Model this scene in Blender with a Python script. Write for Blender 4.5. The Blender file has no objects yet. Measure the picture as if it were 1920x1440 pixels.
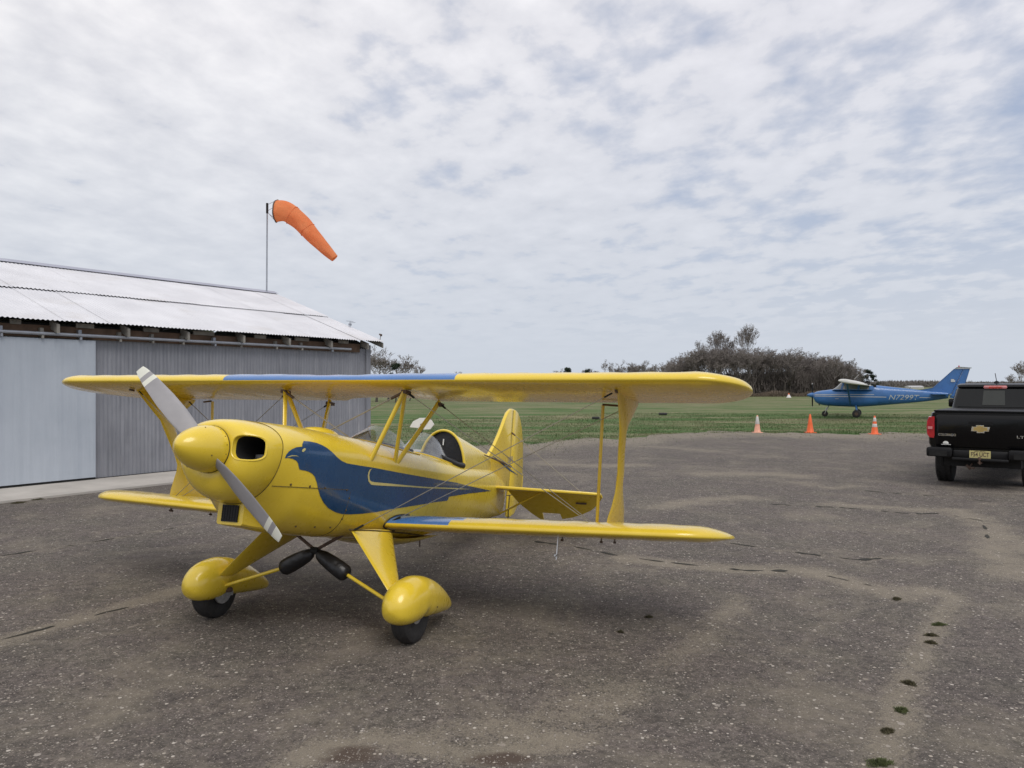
import bpy, bmesh, math, random
import numpy as np
from mathutils import Vector, Matrix
from math import sin, cos, pi, radians as R

# ---------------------------------------------------------------- camera, world, sun
sc = bpy.context.scene
col = sc.collection
cam_d = bpy.data.cameras.new('camera')
cam_d.sensor_width = 36.0
cam_d.lens = 1442 / 1920 * 36.0
cam_d.clip_end = 5000
cam_d.shift_y = (722 - 720) / 1920
cam = bpy.data.objects.new('camera', cam_d)
cam.location = (0, 0, 1.7)
cam.rotation_euler = (R(90), 0, 0)
col.objects.link(cam)
sc.camera = cam
sc.view_settings.view_transform = 'Standard'
sc.view_settings.look = 'None'
sc.view_settings.gamma = 1
sc.view_settings.exposure = 0.0
sc.view_settings.use_curve_mapping = False
sc.cycles.max_bounces = 6
sc.cycles.transparent_max_bounces = 12

SUN_AZ = R(155)      # measured from +Y towards +X
SUN_EL = R(54)
sun_d = bpy.data.lights.new('sun', 'SUN')
sun_d.energy = 1.6
sun_d.angle = R(34)
sun_d.color = (1.0, 0.955, 0.89)
sun = bpy.data.objects.new('sun', sun_d)
col.objects.link(sun)
sun.location = (0, 0, 30)
sdir = Vector((sin(SUN_AZ) * cos(SUN_EL), cos(SUN_AZ) * cos(SUN_EL), sin(SUN_EL)))
sun.rotation_euler = sdir.to_track_quat('Z', 'Y').to_euler()

world = bpy.data.worlds.new('World')
sc.world = world
world.use_nodes = True
nt = world.node_tree
nt.nodes.clear()

class NT:
    def __init__(s, nt): s.nt = nt
    def n(s, typ, ins=None, **props):
        nd = s.nt.nodes.new(typ)
        for k, v in props.items(): setattr(nd, k, v)
        if ins:
            for k, v in ins.items():
                sock = nd.inputs[k]
                if isinstance(v, bpy.types.NodeSocket): s.nt.links.new(v, sock)
                else: sock.default_value = v
        return nd
    def math(s, op, a, b=0.0, c=None, clamp=False):
        nd = s.n('ShaderNodeMath', operation=op, use_clamp=clamp)
        for i, v in enumerate((a, b, c)):
            if v is None: continue
            if isinstance(v, bpy.types.NodeSocket): s.nt.links.new(v, nd.inputs[i])
            else: nd.inputs[i].default_value = v
        return nd.outputs[0]
    def mix(s, fac, a, b, blend='MIX'):
        nd = s.n('ShaderNodeMix', data_type='RGBA', blend_type=blend)
        for i, v in ((0, fac), (6, a), (7, b)):
            if isinstance(v, bpy.types.NodeSocket): s.nt.links.new(v, nd.inputs[i])
            else: nd.inputs[i].default_value = v if i == 0 else (tuple(v) + (1,) if len(v) == 3 else v)
        return nd.outputs[2]
    def ramp(s, fac, stops):
        nd = s.n('ShaderNodeValToRGB', {'Fac': fac})
        el = nd.color_ramp.elements
        el[0].position, el[0].color = stops[0][0], tuple(stops[0][1]) + (1,)
        el[1].position, el[1].color = stops[-1][0], tuple(stops[-1][1]) + (1,)
        for p, c in stops[1:-1]:
            e = el.new(p); e.color = tuple(c) + (1,)
        return nd.outputs[0]
    def rng(s, v, a, b, c=0.0, d=1.0):
        nd = s.n('ShaderNodeMapRange', {'Value': v, 'From Min': a, 'From Max': b, 'To Min': c, 'To Max': d}, clamp=True)
        return nd.outputs[0]
    def noise(s, vec, scale, detail=4, rough=0.5, dist=0.0):
        return s.n('ShaderNodeTexNoise', {'Vector': vec, 'Scale': scale, 'Detail': detail, 'Roughness': rough, 'Distortion': dist}).outputs['Fac']

w = NT(nt)
sky = w.n('ShaderNodeTexSky', sky_type='NISHITA', sun_disc=False, sun_elevation=SUN_EL, sun_rotation=SUN_AZ)
sky.air_density = 1.0; sky.dust_density = 2.0; sky.ozone_density = 1.0
geo = w.n('ShaderNodeTexCoord')
sep = w.n('ShaderNodeSeparateXYZ', {0: geo.outputs['Generated']})
zc = w.math('MAXIMUM', sep.outputs['Z'], 0.0)
den = w.math('ADD', zc, 0.13)
cx = w.math('DIVIDE', sep.outputs['X'], den)
cy = w.math('DIVIDE', sep.outputs['Y'], den)
cv = w.n('ShaderNodeCombineXYZ', {0: cx, 1: cy, 2: 0.0}).outputs[0]
# cloud rows run obliquely: stretch the field along one bearing
mp = w.n('ShaderNodeMapping', {'Vector': cv, 'Rotation': (0, 0, R(28)), 'Scale': (1.0, 0.78, 1.0)}).outputs[0]
n1 = w.noise(mp, 3.4, 7, 0.55, 0.12)
n2 = w.noise(mp, 8.0, 6, 0.52, 0.10)
n3 = w.noise(mp, 1.2, 3, 0.5, 0.2)
puff = w.math('ADD', w.math('MULTIPLY', n1, 0.55), w.math('MULTIPLY', n2, 0.45))
cover = w.math('ADD', puff, w.math('MULTIPLY', w.math('SUBTRACT', n3, 0.5), 0.35))
# less cover toward the upper right, more to the left
side = w.math('MULTIPLY', sep.outputs['X'], -0.16)
cover = w.math('ADD', cover, w.math('ADD', side, 0.035))
mask = w.rng(cover, 0.28, 0.50)
hz = w.rng(zc, 0.0, 0.40)                       # 0 at the horizon
mask = w.math('MAXIMUM', mask, w.math('SUBTRACT', 1.0, w.rng(zc, 0.05, 0.24)))
bright = w.rng(w.math('ADD', w.math('MULTIPLY', n2, 0.5), w.math('MULTIPLY', n1, 0.5)), 0.34, 0.66)
cl_hi = w.mix(bright, (5.7, 5.8, 6.4), (7.6, 7.6, 8.1))
left = w.rng(w.math('SUBTRACT', w.math('MULTIPLY', zc, 0.8), sep.outputs['X']), 0.0, 1.2)
cl_hi = w.mix(left, cl_hi, w.mix(bright, (6.4, 6.4, 6.8), (9.9, 9.7, 9.6)))
cl = w.mix(hz, (5.3, 5.75, 6.45), cl_hi)
blue = w.mix(0.72, sky.outputs[0], (4.3, 4.9, 6.3))
skyc = w.mix(mask, blue, cl)
bg = w.n('ShaderNodeBackground', {'Color': skyc, 'Strength': 0.112})
wo = w.n('ShaderNodeOutputWorld', {'Surface': bg.outputs[0]})

# ---------------------------------------------------------------- helpers
def newmat(name):
    m = bpy.data.materials.new(name); m.use_nodes = True
    t = m.node_tree; t.nodes.clear()
    k = NT(t)
    b = k.n('ShaderNodeBsdfPrincipled')
    k.n('ShaderNodeOutputMaterial', {'Surface': b.outputs[0]})
    return m, k, b
def setin(k, b, **kw):
    for name, v in kw.items():
        s = b.inputs[name.replace('_', ' ')]
        if isinstance(v, bpy.types.NodeSocket): k.nt.links.new(v, s)
        else: s.default_value = (tuple(v) + (1,)) if isinstance(v, (tuple, list)) and len(v) == 3 else v
def mat(name, color, rough=0.5, metal=0.0, coat=0.0, spec=0.5, var=0.12, vscale=8.0, bump=0.0, bscale=200.0, rvar=0.1, **kw):
    """a painted / plain surface with slight procedural wear"""
    m, k, b = newmat(name)
    tc = k.n('ShaderNodeTexCoord').outputs['Object']
    f = k.noise(tc, vscale, 5, 0.6)
    dark = tuple(c * (1 - var) for c in color); lite = tuple(min(1, c * (1 + var)) for c in color)
    c = k.mix(k.rng(f, 0.3, 0.7), dark, lite)
    r = k.rng(k.noise(tc, vscale * 2.3, 4, 0.6), 0.3, 0.7, max(0.02, rough - rvar), min(1, rough + rvar))
    setin(k, b, Base_Color=c, Roughness=r, Metallic=metal, Coat_Weight=coat, Coat_Roughness=0.06, **kw)
    b.inputs['Specular IOR Level'].default_value = spec
    if bump:
        bn = k.n('ShaderNodeBump', {'Height': k.noise(tc, bscale, 3, 0.6), 'Strength': bump, 'Distance': 0.01})
        k.nt.links.new(bn.outputs[0], b.inputs['Normal'])
    return m

class MB:
    def __init__(s): s.v = []; s.f = []; s.mi = []; s.pc = []
    def add(s, verts, faces, mi=0):
        o = len(s.v); s.pc.append((o, len(s.f))); s.v += [tuple(p) for p in verts]
        s.f += [tuple(i + o for i in f) for f in faces]; s.mi += [mi] * len(faces)
        return s
    def box(s, x0, x1, y0, y1, z0, z1, mi=0, tf=None):
        v = [(x, y, z) for x in (x0, x1) for y in (y0, y1) for z in (z0, z1)]
        if tf: v = [tf(*p) for p in v]
        return s.add(v, [(0, 1, 3, 2), (4, 6, 7, 5), (0, 4, 5, 1), (2, 3, 7, 6), (0, 2, 6, 4), (1, 5, 7, 3)], mi)
    def ring_loft(s, rings, mi=0, cap=True, closed=True):
        n = len(rings[0]); v = [p for r in rings for p in r]; f = []
        for i in range(len(rings) - 1):
            for j in range(n if closed else n - 1):
                a = i * n + j; b = i * n + (j + 1) % n
                f.append((a, b, b + n, a + n))
        if cap and closed:
            f.append(tuple(range(n))[::-1]); f.append(tuple(range((len(rings) - 1) * n, len(rings) * n)))
        return s.add(v, f, mi)
    def tube(s, pts, r, n=8, mi=0, cap=True, closed=False, flat=1.0, flatdir=None):
        pts = [Vector(p) for p in pts]; m = len(pts)
        rs = r if isinstance(r, (list, tuple)) else [r] * m
        rings = []; up = None
        for i, p in enumerate(pts):
            a = pts[(i - 1) % m] if (i > 0 or closed) else p
            b = pts[(i + 1) % m] if (i < m - 1 or closed) else p
            d = (b - a).normalized()
            if flatdir is not None: up = Vector(flatdir)
            if up is None: up = Vector((0, 0, 1)) if abs(d.z) < 0.9 else Vector((1, 0, 0))
            x = (up - d * up.dot(d)).normalized(); y = d.cross(x); up = x
            rings.append([tuple(p + x * rs[i] * flat * cos(2 * pi * k / n) + y * rs[i] * sin(2 * pi * k / n)) for k in range(n)])
        if closed: rings.append(rings[0]); return s.ring_loft(rings, mi, False)
        return s.ring_loft(rings, mi, cap)
    def lathe(s, prof, c=(0, 0, 0), axis='z', n=32, mi=0, cap=True):
        rings = []
        for r, h in prof:
            ring = []
            for k in range(n):
                a = 2 * pi * k / n; u, v = r * cos(a), r * sin(a)
                ring.append({'z': (c[0] + u, c[1] + v, c[2] + h), 'x': (c[0] + h, c[1] + u, c[2] + v), 'y': (c[0] + u, c[1] + h, c[2] + v)}[axis])
            rings.append(ring)
        return s.ring_loft(rings, mi, cap)
    def split(s, name, mats, parent=None, **kw):
        """each added piece becomes an object of its own"""
        out = []; pc = s.pc + [(len(s.v), len(s.f))]
        for (a, fa), (b, fb) in zip(pc[:-1], pc[1:]):
            m = MB(); m.v = s.v[a:b]; m.f = [tuple(i - a for i in f) for f in s.f[fa:fb]]; m.mi = s.mi[fa:fb]; out.append(m.build(name, mats, parent, **kw))
        return out[0]
    def build(s, name, mats, parent=None, smooth=True, angle=40, recalc=True, weld=False):
        me = bpy.data.meshes.new(name)
        me.from_pydata(s.v, [], s.f)
        if not isinstance(mats, (list, tuple)): mats = [mats]
        for m in mats: me.materials.append(m)
        if len(mats) > 1: me.polygons.foreach_set('material_index', s.mi)
        if recalc or weld:
            bm = bmesh.new(); bm.from_mesh(me)
            if weld: bmesh.ops.remove_doubles(bm, verts=bm.verts, dist=1e-5)
            bmesh.ops.recalc_face_normals(bm, faces=bm.faces)
            bm.to_mesh(me); bm.free()
        if smooth:
            me.polygons.foreach_set('use_smooth', [True] * len(me.polygons))
            me.set_sharp_from_angle(angle=R(angle))
        me.update()
        o = bpy.data.objects.new(name, me); col.objects.link(o)
        if parent: o.parent = parent
        return o
def tag(o, label=None, cat=None, group=None, kind=None):
    for k, v in (('label', label), ('category', cat), ('group', group), ('kind', kind)):
        if v: o[k] = v
    return o
def empty(name, loc, rz=0):
    o = bpy.data.objects.new(name, None); col.objects.link(o)
    o.location = loc; o.rotation_euler = (0, 0, rz); o.empty_display_size = 0.2
    return o
def copy_tree(o, parent=None):
    c = o.copy(); col.objects.link(c); c.parent = parent
    for ch in list(o.children): copy_tree(ch, c)
    return c
def catmull(xs, ys, x):
    if x <= xs[0]: return ys[0]
    if x >= xs[-1]: return ys[-1]
    for i in range(len(xs) - 1):
        if x <= xs[i + 1]: break
    def m(j):
        if j == 0: return (ys[1] - ys[0]) / (xs[1] - xs[0])
        if j == len(xs) - 1: return (ys[-1] - ys[-2]) / (xs[-1] - xs[-2])
        a = (ys[j] - ys[j - 1]) / (xs[j] - xs[j - 1]); b = (ys[j + 1] - ys[j]) / (xs[j + 1] - xs[j])
        return 0 if a * b <= 0 else 2 * a * b / (a + b)
    h = xs[i + 1] - xs[i]; t = (x - xs[i]) / h
    return ((1 + 2 * t) * (1 - t) ** 2 * ys[i] + t * (1 - t) ** 2 * h * m(i) + t * t * (3 - 2 * t) * ys[i + 1] + t * t * (t - 1) * h * m(i + 1))
def text_mesh(name, body, size, m, parent, loc, rot, shear=0.0, extrude=0.001, width=None, offset=0.0):
    cu = bpy.data.curves.new(name, 'FONT'); cu.body = body; cu.size = size; cu.shear = shear
    cu.extrude = extrude; cu.align_x = 'CENTER'; cu.align_y = 'CENTER'; cu.resolution_u = 3; cu.offset = offset
    tmp = bpy.data.objects.new(name + '_t', cu); col.objects.link(tmp)
    dg = bpy.context.evaluated_depsgraph_get()
    me = bpy.data.meshes.new_from_object(tmp.evaluated_get(dg)); me.name = name
    bpy.data.objects.remove(tmp)
    if width:
        xs = [v.co.x for v in me.vertices]; k = width / (max(xs) - min(xs))
        for v in me.vertices: v.co.x *= k
    me.materials.clear(); me.materials.append(m)
    o = bpy.data.objects.new(name, me); col.objects.link(o); o.parent = parent
    o.location = loc; o.rotation_euler = rot
    return o

# ---------------------------------------------------------------- materials
def yellow_mat(name, fabric=0.0):
    m, k, b = newmat(name)
    tc = k.n('ShaderNodeTexCoord').outputs['Object']
    f = k.noise(tc, 3.0, 5, 0.6)
    c = k.mix(k.rng(f, 0.3, 0.7), (0.74, 0.525, 0.034), (0.80, 0.585, 0.048))
    g = k.noise(tc, 38.0, 6, 0.7)
    c = k.mix(k.rng(g, 0.68, 0.84, 0, 0.10), c, (0.40, 0.27, 0.04))
    r = k.rng(k.noise(tc, 11.0, 4, 0.6), 0.3, 0.7, 0.22, 0.36)
    setin(k, b, Base_Color=c, Roughness=r, Coat_Weight=0.6, Coat_Roughness=0.14, IOR=1.5)
    if fabric:
        b.inputs['Transmission Weight'].default_value = 0.0
    return m
M = {}
M['yellow'] = yellow_mat('yellow_paint')
M['fabric'] = yellow_mat('yellow_fabric', 1)
M['blue'] = mat('blue_paint', (0.006, 0.054, 0.150), 0.28, coat=0.5, var=0.12, vscale=4)
M['wblue'] = mat('wing_blue_sky_sheen', (0.060, 0.175, 0.44), 0.3, coat=0.8, var=0.1, vscale=4)  # wing blue made paler, with the sky's reflection put into the colour
M['black'] = mat('black_rubber', (0.018, 0.018, 0.019), 0.55, var=0.3, vscale=30, bump=0.2, bscale=90)
M['cover'] = mat('black_cover', (0.012, 0.012, 0.014), 0.42, var=0.3, vscale=12, bump=0.5, bscale=25)
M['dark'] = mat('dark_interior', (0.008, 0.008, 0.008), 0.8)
M['tyre'] = mat('tyre_rubber', (0.022, 0.021, 0.021), 0.75, var=0.3, vscale=25, bump=0.2, bscale=120)
M['prop'] = mat('propeller_grey', (0.30, 0.29, 0.30), 0.38, var=0.08, vscale=9, coat=0.2)
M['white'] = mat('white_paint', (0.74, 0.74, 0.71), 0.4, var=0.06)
M['cream'] = mat('cream_tip_paint', (0.68, 0.68, 0.60), 0.4, var=0.06)
M['stripe'] = mat('pale_yellow_pinstripe', (0.60, 0.52, 0.20), 0.4, var=0.05)
M['steel'] = mat('bright_steel', (0.55, 0.55, 0.56), 0.3, metal=1.0)
M['wire'] = mat('streamline_wire', (0.30, 0.28, 0.24), 0.4, metal=0.6)
M['rust'] = mat('dark_brown_metal', (0.09, 0.055, 0.04), 0.6, var=0.3, vscale=20)
M['seam'] = mat('dark_seam_line', (0.10, 0.07, 0.02), 0.8)  # plain dark brown for panel joints and small screws
M['mesh'] = mat('black_intake_mesh', (0.012, 0.012, 0.012), 0.6, var=0.4, vscale=80)
M['brass'] = mat('brass_bolt', (0.16, 0.11, 0.05), 0.45, metal=0.6)
M['caliper'] = mat('brake_alloy', (0.45, 0.45, 0.45), 0.45, metal=0.7, var=0.3, vscale=40)
def glass_mat(name, tint, alpha_ior=1.45, thin=0.75, rough=0.03):
    m = bpy.data.materials.new(name); m.use_nodes = True
    t = m.node_tree; t.nodes.clear(); k = NT(t)
    fc = k.n('ShaderNodeLayerWeight', {'Blend': 0.5}).outputs['Facing']
    fr = k.math('MULTIPLY_ADD', k.math('POWER', fc, 4.0), 0.8, 0.05)
    tr = k.n('ShaderNodeBsdfTransparent', {'Color': tuple(tint) + (1,)})
    gl = k.n('ShaderNodeBsdfGlossy', {'Color': (1, 1, 1, 1), 'Roughness': rough})
    df = k.n('ShaderNodeBsdfDiffuse', {'Color': (0.7, 0.72, 0.74, 1)})
    tc = k.n('ShaderNodeTexCoord').outputs['Object']
    sm = k.rng(k.noise(tc, 6, 5, 0.6), 0.35, 0.75, 0.08, 0.10 + 0.25 * (1 - thin))
    m1 = k.n('ShaderNodeMixShader', {0: fr, 1: tr.outputs[0], 2: gl.outputs[0]})
    m2 = k.n('ShaderNodeMixShader', {0: sm, 1: m1.outputs[0], 2: df.outputs[0]})
    k.n('ShaderNodeOutputMaterial', {'Surface': m2.outputs[0]})
    return m
M['glass'] = glass_mat('plexiglass', (0.80, 0.83, 0.84), thin=0.2)
M['tint'] = mat('tinted_glass', (0.006, 0.007, 0.008), 0.06, coat=0.0, spec=0.35, rvar=0.02)
M['cabglass'] = mat('grey_cabin_glass', (0.16, 0.17, 0.17), 0.12, coat=1.0, var=0.25, vscale=2)
M['tblack'] = mat('truck_black_paint', (0.0025, 0.0025, 0.003), 0.22, coat=0.0, spec=0.32, rvar=0.05)
M['tplastic'] = mat('truck_black_plastic', (0.006, 0.006, 0.007), 0.5, spec=0.3)
M['chrome'] = mat('chrome', (0.75, 0.75, 0.76), 0.15, metal=1.0)
M['gold'] = mat('gold_emblem', (0.50, 0.36, 0.13), 0.35, metal=0.6)
M['plate'] = mat('pale_yellow_plate', (0.52, 0.46, 0.20), 0.5, var=0.08)
M['red'] = mat('red_lens', (0.42, 0.015, 0.02), 0.12, coat=1.0, var=0.25, vscale=22)
M['pinklens'] = mat('pale_red_lens', (0.66, 0.24, 0.24), 0.15, coat=1.0, var=0.2, vscale=22)
M['cblue'] = mat('sky_blue_paint', (0.035, 0.135, 0.36), 0.35, coat=0.5, var=0.12, vscale=3)
M['cwhite'] = mat('weathered_white_paint', (0.55, 0.55, 0.53), 0.5, var=0.1, vscale=3)
M['cgrey'] = mat('pale_letter_paint', (0.42, 0.45, 0.45), 0.6)
M['orange'] = mat('orange_plastic', (0.78, 0.13, 0.028), 0.5, var=0.1)
M['paleorange'] = mat('faded_orange_plastic', (0.72, 0.36, 0.25), 0.6, var=0.2, vscale=10)
M['reflect'] = mat('white_reflective_band', (0.62, 0.60, 0.58), 0.5, var=0.08)

def sock_mat():
    m, k, b = newmat('orange_nylon')
    tc = k.n('ShaderNodeTexCoord').outputs['Object']
    c = k.mix(k.rng(k.noise(tc, 3, 5, 0.6), 0.3, 0.7), (0.86, 0.26, 0.09), (0.92, 0.36, 0.15))
    setin(k, b, Base_Color=c, Roughness=0.8)
    tl = k.n('ShaderNodeBsdfTranslucent', {'Color': (0.9, 0.3, 0.1, 1)})
    mx = k.n('ShaderNodeMixShader', {0: 0.4, 1: b.outputs[0], 2: tl.outputs[0]})
    out = [n for n in k.nt.nodes if n.type == 'OUTPUT_MATERIAL'][0]
    k.nt.links.new(mx.outputs[0], out.inputs[0])
    return m
M['sock'] = sock_mat()

def metal_sheet(name, c1, c2, streak=1.0, rough=0.5, metal=0.0, stain=None, sc_=(1, 1, 1)):
    m, k, b = newmat(name)
    tc = k.n('ShaderNodeTexCoord').outputs['Object']
    v = k.n('ShaderNodeMapping', {'Vector': tc, 'Scale': (14, 14, 0.8)}).outputs[0]
    s1 = k.noise(v, 1.0, 5, 0.65)
    s2 = k.noise(tc, 1.1, 5, 0.6)
    f = k.math('ADD', k.math('MULTIPLY', s1, 0.6 * streak), k.math('MULTIPLY', s2, 1 - 0.6 * streak))
    c = k.mix(k.rng(f, 0.34, 0.66), c1, c2)
    if stain:
        st = k.rng(k.noise(k.n('ShaderNodeMapping', {'Vector': tc, 'Scale': sc_}).outputs[0], 1.0, 6, 0.7), 0.56, 0.72)
        c = k.mix(k.math('MULTIPLY', st, 0.6), c, stain)
    setin(k, b, Base_Color=c, Roughness=rough, Metallic=metal)
    return m
M['wall'] = metal_sheet('galvanised_corrugated', (0.185, 0.19, 0.212), (0.30, 0.305, 0.335), 0.9, 0.5, 0.2, (0.40, 0.40, 0.42), (5, 5, 0.5))
M['roof'] = metal_sheet('silvered_roof_sheet', (0.56, 0.56, 0.59), (0.67, 0.67, 0.70), 0.2, 0.6, 0.0, (0.52, 0.50, 0.49), (0.8, 0.8, 3))
M['ridge'] = metal_sheet('ridge_cap_metal', (0.32, 0.33, 0.40), (0.42, 0.43, 0.5), 0.3, 0.5, 0.2)
M['door'] = metal_sheet('pale_blue_grey_door', (0.37, 0.41, 0.465), (0.455, 0.495, 0.55), 0.7, 0.5, 0.0)
M['wood'] = mat('weathered_brown_board', (0.12, 0.075, 0.05), 0.85, var=0.45, vscale=3)
M['gwood'] = mat('grey_rafter_wood', (0.24, 0.225, 0.20), 0.85, var=0.35, vscale=5)
M['rail'] = mat('galvanised_rail', (0.34, 0.36, 0.40), 0.45, metal=0.4)

# ---------------------------------------------------------------- ground
def rnd_poly_dist(px, py, line):
    d = np.full(px.shape, 1e9)
    for (x0, y0), (x1, y1) in zip(line[:-1], line[1:]):
        vx, vy = x1 - x0, y1 - y0
        t = np.clip(((px - x0) * vx + (py - y0) * vy) / (vx * vx + vy * vy), 0, 1)
        d = np.minimum(d, np.hypot(px - x0 - t * vx, py - y0 - t * vy))
    return d
def G(px, py, h=0.0):
    """ground point seen at a photo pixel"""
    y = (1.7 - h) * 1442 / (py - 722)
    return ((px - 960) / 1442 * y, y)
CRACKS = [
 [(0, 1043), (60, 1034), (140, 1022), (200, 1012), (300, 995), (385, 980)],
 [(0, 1200), (40, 1190), (120, 1170), (200, 1148), (270, 1133), (335, 1118)],
 [(1000, 1015), (1075, 1025), (1150, 1040), (1215, 1050), (1300, 1060), (1400, 1070), (1500, 1070), (1560, 1082), (1640, 1100), (1690, 1125)],
 [(1365, 1018), (1420, 1026), (1500, 1037), (1560, 1044), (1610, 1050), (1690, 1045)],
 [(1440, 945), (1580, 952), (1650, 958), (1710, 964), (1760, 962), (1850, 978)],
 [(1620, 920), (1700, 927), (1770, 931), (1850, 940), (1915, 948)],
 [(1845, 985), (1850, 1000), (1852, 1020)],
 [(1607, 998), (1640, 1005)],
]
CRACKS_G = [[G(*p) for p in c] for c in CRACKS]
SANDLINES = [([G(*p) for p in c], wd, st) for c, wd, st in [
 ([(0, 1205), (130, 1165), (340, 1105), (420, 1085)], 0.16, 0.75),
 ([(0, 1045), (200, 1012), (385, 980)], 0.07, 0.35),
 ([(1180, 1048), (1300, 1062), (1400, 1068), (1520, 1070), (1600, 1095), (1680, 1112), (1760, 1110)], 0.22, 0.8),
 ([(1790, 1120), (1750, 1180), (1720, 1240), (1690, 1300), (1680, 1350), (1650, 1440)], 0.11, 0.7),
 ([(1260, 1240), (1330, 1190), (1390, 1120)], 0.16, 0.55),
 ([(1160, 1300), (1080, 1350), (980, 1380), (900, 1370)], 0.22, 0.6),
 ([(540, 1440), (600, 1405), (700, 1385), (800, 1400), (880, 1420), (1000, 1400), (1080, 1385)], 0.12, 0.8),
 ([(1130, 1290), (1060, 1340), (1000, 1380)], 0.25, 0.5),
 ([(1320, 889), (1440, 888), (1500, 893)], 0.5, 0.75),
 ([(1230, 952), (1330, 935), (1400, 932)], 0.30, 0.7),
 ([(1020, 870), (1120, 874), (1200, 872)], 0.45, 0.7),
 ([(1150, 835), (1240, 838), (1340, 846)], 0.5, 0.6),
 ([(1000, 868), (1040, 864), (1080, 864)], 0.4, 0.5),
 ([(1560, 945), (1700, 955), (1800, 958), (1860, 990), (1900, 1020), (1920, 1030)], 0.28, 0.7),
 ([(1860, 1000), (1880, 1040), (1900, 1080)], 0.3, 0.7),
 ([(1500, 905), (1560, 915), (1600, 912)], 0.3, 0.5),
 ([(640, 1080), (700, 1065), (740, 1060)], 0.10, 0.4),
]]
def ground_sheet():
    nx, ny = 520, 330
    u = np.linspace(0, 1, ny)
    ys = -4 + 9 * u + 29.0 * u ** 2.2          # finer close to the camera
    xs = np.linspace(-1, 1, nx)
    Y, X = np.meshgrid(ys, xs, indexing='ij')
    X = X * 27.0 + 5.0
    # ragged far edge
    rng = np.random.RandomState(3)
    def fn(x, ph): return 0.5 * np.sin(x * 0.9 + ph) + 0.3 * np.sin(x * 2.3 + 2 * ph) + 0.18 * np.sin(x * 5.1 + ph) + 0.1 * np.sin(x * 11.7 + 3 * ph)
    edge = np.interp(X, [-8, -4, 0, 2, 6, 9, 15, 40], [19.5, 20.0, 21.3, 24.2, 27.2, 27.9, 26.6, 26.0]) + fn(X, 1.3) * 1.3
    Yc = np.where(Y > 8, np.minimum(Y, edge), Y)
    Z = np.zeros_like(X)
    me = bpy.data.meshes.new('asphalt')
    n = nx * ny
    co = np.stack([X, Yc, Z], -1).reshape(-1)
    idx = np.arange(n).reshape(ny, nx)
    quads = np.stack([idx[:-1, :-1], idx[:-1, 1:], idx[1:, 1:], idx[1:, :-1]], -1).reshape(-1, 4)
    yy = Yc.reshape(-1)
    ok = (np.abs(yy[quads[:, 0]] - yy[quads[:, 3]]) > 1e-4) | (np.abs(yy[quads[:, 1]] - yy[quads[:, 2]]) > 1e-4)
    quads = quads[ok]
    me.from_pydata(co.reshape(-1, 3).tolist(), [], quads.tolist())
    xf, yf, ef = X.reshape(-1), yy, edge.reshape(-1)
    sand = np.zeros(n)
    for line, wd, st in SANDLINES:
        d = rnd_poly_dist(xf, yf, line)
        sand = np.maximum(sand, st * np.exp(-(d / wd) ** 2))
    for line in CRACKS_G:
        d = rnd_poly_dist(xf, yf, line)
        sand = np.maximum(sand, 0.5 * np.exp(-(d / 0.07) ** 2))
    sand = np.maximum(sand, 1.0 * np.exp(-((ef - yf) / 3.0) ** 2))
    # worn brown patches in the foreground
    wet = np.zeros(n)
    for (px, py, rx, ry, st) in [(660, 1415, 0.17, 0.09, 0.9), (940, 1425, 0.18, 0.08, 0.9)]:
        gx, gy = G(px, py)
        wet = np.maximum(wet, st * np.exp(-(((xf - gx) / rx) ** 2 + ((yf - gy) / ry) ** 2)))
    for nm, a in (('sand', sand), ('wet', wet)):
        at = me.attributes.new(nm, 'FLOAT', 'POINT'); at.data.foreach_set('value', a.astype(np.float32))
    o = bpy.data.objects.new('asphalt', me); col.objects.link(o)
    return o
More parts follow.
